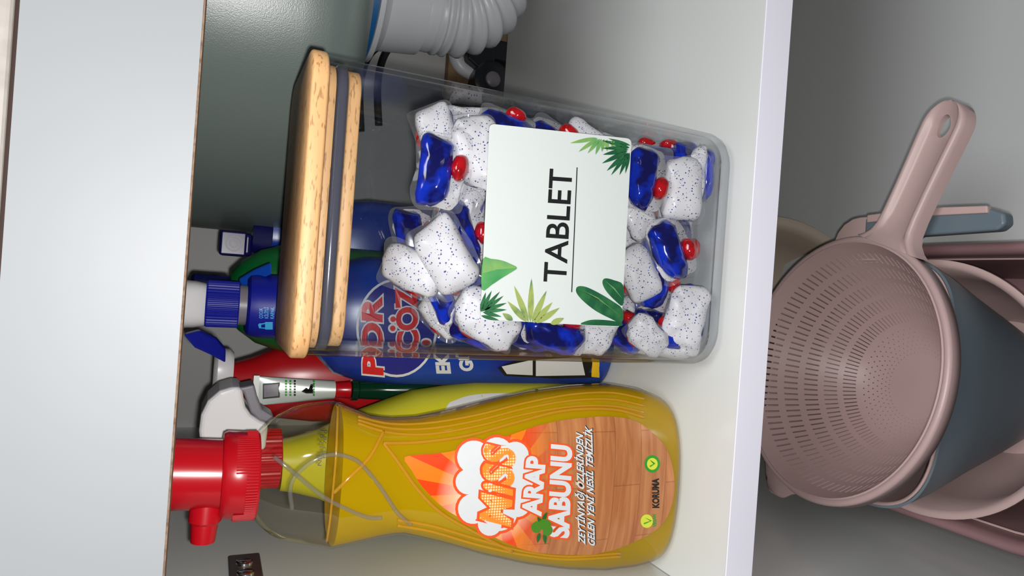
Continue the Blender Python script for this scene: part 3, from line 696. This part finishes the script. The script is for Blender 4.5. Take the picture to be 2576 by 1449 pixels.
patch('seal_tick', [(1634, 1172), (1646, 1166), (1634, 1156), (1649, 1166), (1636, 1175)], bf, GREENI, sl, .0006, 1, (1644, 1167))
patch('vegan_badge', ell(1627, 1311, 15.5, 17), bf, LIME, sl, .0004, 2)
patch('vegan_mark', [(1619, 1316), (1638, 1310), (1622, 1302), (1640, 1310), (1621, 1319)], bf, GREENI, sl, .0005, 1, (1636, 1310.5))
text('vegan_lettering', 'VEGAN', bf, (1652, 1326), (1650, 1294), (1643, 1326), GREENI, sl, bold=.03, eps=.0004)
for (a, b, r1, r2, g) in ((1350, 1326, 13, 15, 20), (1370, 1320, 16, 14, 0), (1378, 1335, 12, 14, 30)):
    patch('olive', ell(a, b, r1, r2, g), bf, mat('olive_green', (70, 130, 30), .35), sl, .0009, 2)
for a in ((1365, 1312, 1376, 1288), (1362, 1315, 1352, 1300), (1358, 1340, 1352, 1366), (1370, 1340, 1372, 1370)):
    patch('olive_leaf', leaf_px(*a, 5), bf, mat('olive_leaf_green', (40, 96, 30), .4), sl, .00088, 1)
for s_, o_, e_, t_ in (('NEL 17 0 I', (808, 1172), (815, 1082), (799, 1171)), ('HU 78 0', (818, 1152), (824, 1082), (810, 1151))):
    text('date_stamp', s_, bf, o_, e_, t_, BLACKI, sb, eps=.0001)

# ================================================================== BOTTLES BEHIND
# --- blue stain remover spray
bx, by_ = -.0205, .150
pc = thing('spray_bottle', 'blue spray bottle with red lettering standing right behind the container', 'bottle', (bx, by_, 0))
body = [(.0005, .038, .028), (.002, .0405, .0295), (.006, .0415, .0300), (.09, .0415, .0300), (.15, .0412, .0295), (.175, .0390, .028), (.190, .034, .025), (.2, .027, .021), (.208, .022, .018)]
bc_ = -.0265
def pcf(px, py, eps=0):
    y = by_ - .03
    for _ in range(12):
        p = at(px, py, Y=y); a, b = interp(body, p.z); t = min(.99, abs(p.x - bc_) / a); y = .5 * y + .5 * (by_ - b * (1 - t ** 2.6) ** (1 / 2.6) - .0003 - eps)
    return at(px, py, Y=y)
MB().loft([sup(bc_ + (.005 if z > .205 else .003 if z > .195 else 0), by_, a, b, 2.6, z) for z, a, b in body]).build('body', BLUEB, pc, smooth=True, sharp=1)
nk = MB().loft([circ(bx - .001, by_, r, z) for r, z in ((.0195, .207), (.0195, .212), (.0188, .236), (.0178, .2405), (.0158, .242))]).build('neck_shroud', BLUEP, pc, smooth=True, sharp=.7)
MB().loft([circ(bx - .001, by_, .0118, z) for z in (.241, .248)]).build('neck', GREYP, pc, smooth=True, sharp=.6)
MB().loft([gear(bx - .001, by_, r, .0006, 40, z) for r, z in ((.0132, .2462), (.0137, .2468), (.0137, .2630), (.0132, .2640))]).build('ribbed_collar', BLUEP, pc)
MB().loft([sup(bx - .002, by_ + .004, a, b, 3, z) for a, b, z in ((.0125, .013, .264), (.0135, .016, .27), (.014, .022, .285), (.013, .026, .30))]).build('spray_head', WHITEP, pc, smooth=True, sharp=.8)
lv = [at(x, y, Y=.120 + .02 * (x - 500) / 100) for x, y in ((462, 842), (500, 832), (545, 853), (568, 880), (567, 913), (530, 893), (490, 875))]
MB().loft([[p + Vector((0, k, 0)) for p in lv] for k in (0, .012)]).build('trigger', BLUEP, pc, bevel=.001)
lv = [at(x, y, Y=.150 + .02 * (640 - x) / 80) for x, y in ((600, 702), (640, 678), (682, 660), (684, 690), (640, 708), (610, 725))]
MB().loft([[p + Vector((0, k, 0)) for p in lv] for k in (0, .01)]).build('trigger_guard', BLUEL, pc, bevel=.001)
def nkf(px, py, eps=0):
    y = by_ - .019
    for _ in range(10):
        p = at(px, py, Y=y); t = min(.0185, abs(p.x - bx + .001)); y = .5 * y + .5 * (by_ - math.sqrt(.0194 ** 2 - t * t) - .0002 - eps)
    return at(px, py, Y=y)
for s_, o_, e_, t_ in (('ÇOCUK', (661, 801), (661, 775), (652, 801)), ('KİLİTLİ', (675, 801), (675, 773), (666, 801)), ('KAPAK', (689, 802), (690, 773), (680, 802))):
    text('lock_lettering', s_, nkf, o_, e_, t_, CYANI, nk, bold=.02)
patch('lock_symbol', [(667, 810), (686, 810), (686, 829), (667, 829)], nkf, CYANI, nk, 0, 1)
multi('lock_shackle', [patch('t', q, nkf, None, None, 0, 1) for q in ([(656, 814), (667, 812), (667, 815), (656, 817)], [(656, 824), (667, 824), (667, 827), (656, 826)], [(649, 817), (653, 813), (657, 814), (657, 826), (652, 826)])], CYANI, nk)
# printed badge
patch('badge_rim', ell(998, 825, 102, 124, 0, 40), pcf, PAPER, pc, .0001, 5); bdg = patch('badge', ell(998, 825, 96, 118, 0, 40), pcf, NAVYI, pc, .0003, 5)
for s_, o_, e_, t_ in (('POR', (965, 945), (962, 745), (912, 940)), ('COZ', (1055, 880), (1048, 718), (1000, 885))):
    text('lettering_outline', s_, pcf, o_, e_, t_, PAPER, pc, bold=.09, ref=.045, eps=.0006)
    text('lettering', s_, pcf, o_, e_, t_, REDI, pc, bold=.045, eps=.0008)
for q, (ea, eb) in (([(988, 826), 7, 7], (0, 0)), ([(989, 803), 7, 7], (0, 0)), ([(1072, 862), 10, 7], (0, 0))):
    patch('diacritic_outline', ell(q[0][0], q[0][1], q[1] + 5, q[2] + 5), pcf, PAPER, pc, .00062, 1); patch('diacritic', ell(q[0][0], q[0][1], q[1], q[2]), pcf, REDI, pc, .00082, 1)
for s_, o_, e_, t_ in (('EK', (1135, 940), (1129, 888), (1098, 940)), ('GÜ', (1192, 934), (1186, 880), (1157, 934))):
    text('lettering', s_, pcf, o_, e_, t_, PAPER, pc, bold=.05, eps=.0003)
patch('panel_outline', [(1252, 925), (1300, 905), (1470, 890), (1490, 910), (1490, 950), (1400, 952), (1270, 946)], pcf, BLACKI, pc, .0003, 3)
for q in ([(1262, 922), (1340, 905), (1340, 944), (1275, 941)], [(1348, 905), (1462, 898), (1472, 944), (1348, 946)]): patch('print_panel', q, pcf, PAPER, pc, .0011, 4)
patch('yellow_stripe', [(1488, 900), (1508, 905), (1508, 950), (1488, 948)], pcf, YELP, pc, .0004, 2)

# --- green bottle behind
gb = thing('green_bottle', 'dark green bottle behind the blue spray bottle neck', 'bottle', (-.018, .214, 0))
MB().loft([sup(-.018, .214, a, b, 2.6, z) for z, a, b in ((.0005, .034, .022), (.003, .038, .0245), (.17, .038, .0245), (.215, .0375, .024), (.232, .032, .021), (.243, .024, .017), (.25, .016, .013))]).build('body', GREENP, gb, smooth=True, sharp=1)
MB().loft([circ(-.020, .214, r, z) for r, z in ((.0145, .2505), (.015, .253), (.015, .272), (.013, .274))]).build('cap', BLUED, gb, smooth=True, sharp=.7)
# --- navy sprayer
nb = thing('navy_sprayer', 'navy spray bottle with square nozzle behind the container lid', 'bottle', (.022, .262, 0))
MB().loft([sup(.028, .268, a, b, 3, z) for z, a, b in ((.0005, .031, .022), (.003, .034, .024), (.15, .034, .024), (.18, .028, .02), (.195, .015, .014), (.222, .013, .013))]).build('body', BLUEB, nb, smooth=True, sharp=1)
MB().loft([sup(.024, .266, a, b, 3, z) for z, a, b in ((.2225, .014, .014), (.23, .014, .015), (.236, .012, .016))]).build('collar', BLUED, nb, smooth=True, sharp=.8)
hd = at(588, 613, Y=.245)
MB().box(hd.x - .0085, hd.x + .0085, .246, .285, .2362, hd.z + .0095).build('head', BLUED, nb, bevel=.003)
MB().box(hd.x - .0088, hd.x + .0088, .240, .246, hd.z - .0085, hd.z + .0092).build('nozzle_block', BLUED, nb, bevel=.0015)
for ro, ri, m_, y0 in ((.0058, .0044, GREYP, .2385), (.0034, .0018, GREYP, .2388)):
    R_ = lambda r, y: [(hd.x + r * math.cos(t), y, hd.z + r * math.sin(t)) for t in [2 * PI * j / 28 for j in range(28)]]
    MB().loft([R_(ri, .2402), R_(ri, y0), R_(ro, y0), R_(ro, .2402)], False, False).build('nozzle_ring', m_, nb, smooth=True, sharp=.6)
# --- red bottle
rb = thing('red_bottle', 'red cleaner bottle with white cap behind the silver tube', 'bottle', (-.078, .222, 0))
MB().loft([sup(-.078, .222, a, b, 2.5, z) for z, a, b in ((.0005, .026, .022), (.003, .028, .0235), (.19, .028, .0235), (.215, .025, .021), (.232, .017, .016), (.244, .013, .013))]).build('body', mat('red_bottle', (176, 18, 26), .3), rb, smooth=True, sharp=1)
MB().loft([sup(-.072, .222, a, b, 2.4, z) for z, a, b in ((.2442, .014, .015), (.247, .0165, .016), (.254, .0165, .016), (.2565, .013, .013))]).build('cap', WHITEP, rb, smooth=True, sharp=.8)
# --- dark green glass bottle carrying the tube
dg_ = thing('glass_bottle', 'small dark green glass bottle under the silver tube', 'bottle', (-.0765, .179, 0))
MB().loft([circ(-.0765, .179, r, z, 32) for r, z in ((.0125, .0005), (.0135, .002), (.0135, .12), (.0125, .135), (.007, .148), (.0062, .166), (.0072, .167), (.0072, .171))]).build('glass', GREEND, dg_, smooth=True, sharp=.7)
tb = thing('cream_tube', 'silver cream tube with red cap standing upside down on dark glass bottle', 'tube', (-.0765, .179, .1713))
secs = []
for t_ in (0, .1, .3, .5, .7, .85, .95, 1):
    z = .1822 + .0475 * t_; a = .0060 + .0034 * t_; b = .0060 * (1 - t_) ** .7 + .0004; secs.append(sup(-.0765 - .001 * t_, .179, a, b, 2, z, 28))
MB().loft(secs).build('tube_body', TUBEM, tb, smooth=True, sharp=1)
MB().box(-.0875, -.0675, .1783, .1797, .2297, .2332).build('crimp', TUBEM, tb)
MB().loft([circ(-.0765, .179, r, z, 24) for r, z in ((.0055, .1715), (.006, .172), (.0052, .181), (.0045, .1822))]).build('cap', REDP, tb, smooth=True, sharp=.7)
def tbf(px, py, eps=0):
    z_ = at(px, py, Y=.175).z; t = max(0, min(.98, (z_ - .1822) / .0475)); a = .0060 + .0034 * t; b = .0060 * (1 - t) ** .7 + .0004
    x_ = at(px, py, Y=.175).x; q = min(.96, abs(x_ + .0765 + .001 * t) / a)
    return at(px, py, Y=.179 - b * math.sqrt(1 - q * q) - .0004 - eps)
patch('print_square', [(661, 965), (704, 962), (704, 1000), (661, 1004)], tbf, BLACKI, tb, 0, 2)
patch('print_square_field', [(664, 969), (700, 966), (700, 996), (664, 1000)], tbf, GREYP, tb, .0001, 2)
for k, x_ in enumerate((722, 733, 744, 792)):
    multi('print_line', [patch('t', [(x_ - 5, 996 - 7 * j), (x_, 996 - 7 * j), (x_, 991 - 7 * j), (x_ - 5, 991 - 7 * j)], tbf, None, None, .0001, 1) for j in range(6)], GREENI if k != 2 else BLACKI, tb)
patch('print_arrow', [(758, 985), (770, 975), (770, 980), (782, 980), (782, 966), (790, 966), (790, 990), (770, 990)], tbf, BLACKI, tb, 0, 1)

# --- lemon spray bottle behind the soap
lx, ly = -.1135, .136
lb = thing('lemon_spray_bottle', 'lemon yellow spray bottle with white trigger behind the soap bottle', 'bottle', (lx, ly, 0))
lbody = [(.0005, .046, .028), (.003, .0485, .0305), (.05, .0495, .031), (.10, .0495, .031), (.14, .0435, .030), (.176, .030, .026), (.196, .020, .020), (.21, .016, .016), (.218, .0145, .0145)]
MB().loft([sup(lx, ly, a, b, 2.4, z) for z, a, b in lbody]).build('body', YELB, lb, smooth=True, sharp=1)
def lbf(px, py, eps=0):
    y = ly - .03
    for _ in range(12):
        p = at(px, py, Y=y); a, b = interp(lbody, p.z); t = min(.998, abs(p.x - lx) / a); y = .5 * y + .5 * (ly - b * (1 - t ** 2.4) ** (1 / 2.4) - .0003 - eps)
    return at(px, py, Y=y)
patch('front_label', smooth_px([(1120, 1030), (1150, 1005), (1200, 992), (1280, 990), (1400, 1000), (1500, 1080), (1500, 1250), (1400, 1350), (1250, 1380), (1130, 1300), (1090, 1150)], 4), lbf, PAPER, lb, 0, 8, (1290, 1170))
MB().loft([gear(lx + .004, ly, r, .0005, 36, z) for r, z in ((.0165, .2185), (.017, .219), (.017, .2315), (.0165, .232))]).build('collar', REDP, lb)
# white trigger head: an arched hood over the collar, front towards the right
hood = [(668, 1135), (600, 1130), (505, 1135), (500, 1085), (505, 1045), (522, 1010), (552, 984), (592, 972), (610, 978), (613, 1000), (618, 1025), (632, 1045), (655, 1060), (676, 1068)]
hp_ = [at(x, y, Y=.118) for x, y in hood]
MB().loft([[p + Vector((0, k, 0)) for p in hp_] for k in (0, .006, .030, .036)]).build('spray_head', WHITEP, lb, bevel=.0025)
tr = [(592, 976), (612, 974), (640, 968), (648, 1000), (660, 1030), (690, 1048), (684, 1066), (652, 1058), (630, 1038), (620, 1010), (612, 988)]
tp_ = [at(x, y, Y=.122) for x, y in tr]
MB().loft([[p + Vector((0, k, 0)) for p in tp_] for k in (0, .02)]).build('trigger', GREYP, lb, bevel=.0012)

# ================================================================== LOWER COMPARTMENT
# --- colander
CC = Vector((-.0424, .0866, -.1703)); CN = Vector((.1423, .1710, .9749)).normalized()
hd_dir = Vector((.1899, -.0689, -.0156)); hd_dir = (hd_dir - CN * hd_dir.dot(CN)).normalized(); sd = CN.cross(hd_dir)
CM = Matrix((hd_dir, sd, CN)).transposed().to_4x4(); CM.translation = CC
co = thing('colander', 'mauve plastic colander with slotted bowl and long hollow handle', 'colander'); co.matrix_world = CM
def local(mb, name, m_, parent, **k):
    o = mb.build(name, m_, None, **k); o.parent = parent; return o
PR = cat([(.0975, 0, 0), (.0940, .007, 0), (.0895, .016, 0), (.0815, .030, 0), (.073, .044, 0), (.0635, .057, 0), (.053, .069, 0), (.0425, .0785, 0), (.032, .0845, 0), (.021, .0872, 0), (.010, .088, 0)], 6)
# arclength resample
acc = [0]
for a, b in zip(PR, PR[1:]): acc.append(acc[-1] + (b - a).length)
def pat(s_):
    s_ = max(0, min(acc[-1], s_))
    for i in range(len(PR) - 1):
        if s_ <= acc[i + 1] + 1e-12:
            t = (s_ - acc[i]) / (acc[i + 1] - acc[i]); return PR[i] + (PR[i + 1] - PR[i]) * t
    return PR[-1]
rows = [(0, 0)]; s_ = .010; rows.append((s_, 0))
rows = []   # (start, kind): kind 1 slot band, 0 land, 2 dots
cur_ = 0
def band(ln, kind, parts=1):
    global cur_
    for k in range(parts): rows.append((cur_ + ln * k / parts, kind if parts == 1 else kind)); 
    cur_ += ln
band(.0125, 0, 2)
for k in range(5):
    band(.0116 - .0004 * k, 1, 2); band(.0058 - .0004 * k, 0)
band(.0015, 0)
for k in range(7): band(.0010, 2 + k % 2); band(.0026 - .0001 * k, 0)
band(acc[-1] - cur_, 0, 2); rows.append((acc[-1], 9))
N = 200; mb = MB()
for st, k in rows:
    p = pat(st)
    for j in range(N):
        # slots are narrower than lands
        f = (j // 2 + (0 if j % 2 == 0 else .27)) * 2 * PI / (N / 2)
        mb.v.append((p.x * math.cos(f), p.x * math.sin(f), -p.y))
for i in range(len(rows) - 1):
    k = rows[i][1]
    for j in range(N):
        if k == 1 and j % 2 == 0: continue
        if k == 2 and j % 4 == 0: continue
        if k == 3 and j % 4 == 2: continue
        a = i * N; b = a + N; j2 = (j + 1) % N
        mb.f.append((a + j, a + j2, b + j2, b + j))
mb.v.append((0, 0, -PR[-1].y)); a = (len(rows) - 1) * N
for j in range(N): mb.f.append((a + j, a + (j + 1) % N, len(mb.v) - 1))
bo = local(mb, 'slotted_bowl', MAUVE, co, smooth=True, sharp=.9)
so = bo.modifiers.new('thickness', 'SOLIDIFY'); so.thickness = .0016; so.offset = 0
bpy.context.view_layer.update(); nm = bpy.data.meshes.new_from_object(bo.evaluated_get(bpy.context.evaluated_depsgraph_get())); bo.modifiers.clear(); bo.data = nm
nm.set_sharp_from_angle(angle=.7)
# rim: rounded lip
rings = []
for k in range(13):
    a = PI * (-.15 + 1.3 * k / 12); rings.append([(( .0995 - .0028 * math.cos(a)) * math.cos(t), (.0995 - .0028 * math.cos(a)) * math.sin(t), -.0022 + .0026 * math.sin(a)) for t in [2 * PI * j / 120 for j in range(120)]])
rings.append([(.1022 * math.cos(t), .1022 * math.sin(t), -.009) for t in [2 * PI * j / 120 for j in range(120)]])
rings.append([(.1004 * math.cos(t), .1004 * math.sin(t), -.009) for t in [2 * PI * j / 120 for j in range(120)]])
rings.append([(.0985 * math.cos(t), .0985 * math.sin(t), -.0035) for t in [2 * PI * j / 120 for j in range(120)]])
local(MB().loft(rings + [rings[0]], False, False), 'rim', MAUVE, co, smooth=True)
# handle
hs_ = [(.0985, .031), (.1015, .0255), (.106, .0205), (.112, .0178), (.122, .0168), (.14, .0166), (.16, .0170), (.178, .0176), (.186, .0177)]
for k in range(1, 9):
    a = PI / 2 * k / 8.4; hs_.append((.186 + .0175 * math.sin(a), .0177 * math.cos(a)))
secs = []
for x_, w_ in hs_:
    tipf = min(1, (.206 - x_) / .02) if x_ > .186 else 1
    rootf = min(1, max(0, (x_ - .104) / .012))
    dp = .0052 * rootf * min(1, tipf * 1.0)
    pr_ = []
    for (t, z) in ((-1, -.012), (-1, -.004), (-.97, -.0015), (-.9, -.0003), (-.8, 0), (-.72, -.0008), (-.64, -.7), (-.55, -1), (0, -1), (.55, -1), (.64, -.7), (.72, -.0008), (.8, 0), (.9, -.0003), (.97, -.0015), (1, -.004), (1, -.012), (.9, -.0125), (.6, -.008), (-.6, -.008), (-.9, -.0125)):
        zz = z * dp if z <= -.5 else z
        pr_.append((x_, t * w_, zz + .001))
    secs.append(pr_)
hm = local(MB().loft(secs), 'handle', MAUVE, co, smooth=True, sharp=.9)
cut = MB().loft([[(.1865 + .0078 * math.cos(t), .0050 * math.sin(t), z) for t in [2 * PI * j / 24 for j in range(24)]] for z in (-.03, .02)]).build('cutter', None, None)
cut.parent = co
bm_ = hm.modifiers.new('hole', 'BOOLEAN'); bm_.object = cut; bm_.operation = 'DIFFERENCE'; bm_.solver = 'EXACT'
bpy.context.view_layer.update(); dgr = bpy.context.evaluated_depsgraph_get()
nm = bpy.data.meshes.new_from_object(hm.evaluated_get(dgr)); hm.modifiers.clear(); hm.data = nm
bpy.data.objects.remove(cut)
# rest tab on the far side
secs = []
for x_, w_ in ((-.0985, .024), (-.103, .019), (-.107, .016), (-.111, .0125), (-.1135, .008), (-.1145, .003)): secs.append([(x_, -w_, -.002), (x_, -w_ * .6, 0), (x_, w_ * .6, 0), (x_, w_, -.002), (x_, w_ * .9, -.006), (x_, -w_ * .9, -.006)])
local(MB().loft(secs), 'rest_tab', MAUVE, co, smooth=True, sharp=1)

# --- slate bowl under the colander
sx_, sy_ = -.0470, .0905
SL = [(-.335, .050, .056, 2.3), (-.332, .056, .062, 2.4), (-.30, .0645, .0695, 2.6), (-.25, .0780, .0790, 2.9), (-.21, .087, .0875, 3.4), (-.187, .0915, .0890, 3.8)]
so_ = thing('slate_bowl', 'slate grey square bowl with pale pink rim holding the colander', 'bowl', (sx_, sy_, -.335))
def sring(z, a, b, e, i=0):
    k = max(0, (z + .335) / .148)
    return [(x, y, q - .007 * k - (.165 * (y - sy_) + .10 * (x - sx_)) * k) for x, y, q in sup(sx_ - .004 * (-.187 - z) / .14, sy_ - .006 * (-.187 - z) / .14, a - i, b - i, e, z, 96)]
tabl = [(z, a, b, e) for z, a, b, e in SL]; zz = [-.335, -.332, -.32, -.30, -.28, -.25, -.23, -.21, -.195, -.187]
out = [sring(z, *interp(tabl, z)) for z in zz]; inn = [sring(max(z, -.331), *interp(tabl, z), .0016) for z in zz[::-1]]
MB().loft(out + inn).build('outer_shell', SLATE, so_, smooth=True, sharp=.9)
o1 = [sring(z + .0003, *interp(tabl, z), .0018) for z in zz[2:]] ; top_ = interp(tabl, -.187)
o1 += [sring(-.1855, *top_, .0014), sring(-.1846, *top_, .0022), sring(-.1852, *top_, .0034)]
o1 += [sring(z, *interp(tabl, z), .0038) for z in zz[:2:-1]]
MB().loft(o1, False, False).build('pink_lining', PINKB, so_, smooth=True, sharp=1.2)
secs = [[(x_, .0905 - w_, -.2060), (x_, .0905 + w_, -.2060), (x_, .0905 + w_, -.2010), (x_, .0905 - w_, -.2010)] for x_, w_ in ((.0435, .026), (.055, .0255), (.064, .022), (.0705, .0165), (.0745, .009), (.0755, .003))]
MB().loft(secs).build('side_tab', PINKB, so_, smooth=True, bevel=.001, sharp=.7)

# --- round pink bowl
pb = thing('pink_bowl', 'round pale pink bowl nested under the slate bowl', 'bowl', (-.052, .058, -.345))
pc_ = (-.052, .056)
prf = [(.050, -.345), (.056, -.343), (.075, -.31), (.087, -.27), (.0925, -.242), (.0965, -.238), (.0965, -.2352), (.0945, -.2342), (.0905, -.2365), (.0845, -.27), (.072, -.308), (.054, -.34)]
MB().loft([circ(pc_[0], pc_[1], r, z, 96) for r, z in prf]).build('bowl', PINKB, pb, smooth=True, sharp=1)
# --- big mauve basin
bs = thing('mauve_basin', 'large rectangular mauve basin at the bottom of the stack', 'basin', (-.05, .075, ZF))
bcx, bcy, bhx, bhy = -.0495, .075, .1075, .13
prf = [(-.3595, .020, .022), (-.357, .016, .03), (-.30, .009, .04), (-.257, .0035, .045), (-.2535, .0005, .048), (-.249, 0, .048), (-.2450, .0015, .048), (-.2435, .004, .047), (-.2450, .0075, .045), (-.252, .0095, .044), (-.300, .0135, .04), (-.354, .02, .03), (-.3565, .026, .02)]
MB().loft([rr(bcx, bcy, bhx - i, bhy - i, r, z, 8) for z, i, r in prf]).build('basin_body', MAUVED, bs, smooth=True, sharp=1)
MB().loft([rr(bcx, bcy, bhx - i, bhy - i, .044, z, 8) for z, i in ((-.262, .0106), (-.2625, .0118), (-.2645, .0118), (-.265, .0108))], False, False).build('inner_step', PINKB, bs, smooth=True)

# side handle of the slate bowl with its pink lining
hp2 = [(.044, .088), (.044, .050), (.0585, .046), (.0600, -.009), (.0640, -.0135), (.0710, -.0125), (.0745, -.004), (.0770, .04), (.0745, .088)]
MB().loft([[(x, y, z) for x, y in hp2] for z in (-.2115, -.2005)]).build('side_handle', SLATE, so_, bevel=.002)
hp3 = [(.0705, .085), (.0725, .04), (.0715, -.0035), (.0765, -.0030), (.0785, .04), (.0765, .085)]
MB().loft([[(x, y, z) for x, y in hp3] for z in (-.2035, -.1985)]).build('handle_lining', PINKB, so_, bevel=.001)

# --- taupe bowl leaning at the back
tc_ = at(1900, 800, Y=.30); rim_r = .118
tv = thing('taupe_bowl', 'taupe round bowl leaning at the back under the shelf', 'bowl')
nv = Vector((.05, -.62, .78)).normalized(); ux = Vector((1, 0, 0)); ux = (ux - nv * ux.dot(nv)).normalized(); uy = nv.cross(ux)
TM = Matrix((ux, uy, nv)).transposed().to_4x4(); TM.translation = tc_ - Vector((0, 0, .0)); tv.matrix_world = TM
prf = [(.055, -.062), (.075, -.055), (.095, -.03), (.106, -.006), (.114, -.003), (.118, -.001), (.118, .002), (.110, .003), (.103, -.002), (.092, -.03), (.072, -.05), (.05, -.055)]
local(MB().loft([circ(0, 0, r, z, 96) for r, z in prf]), 'bowl', TAUPE, tv, smooth=True, sharp=.8)
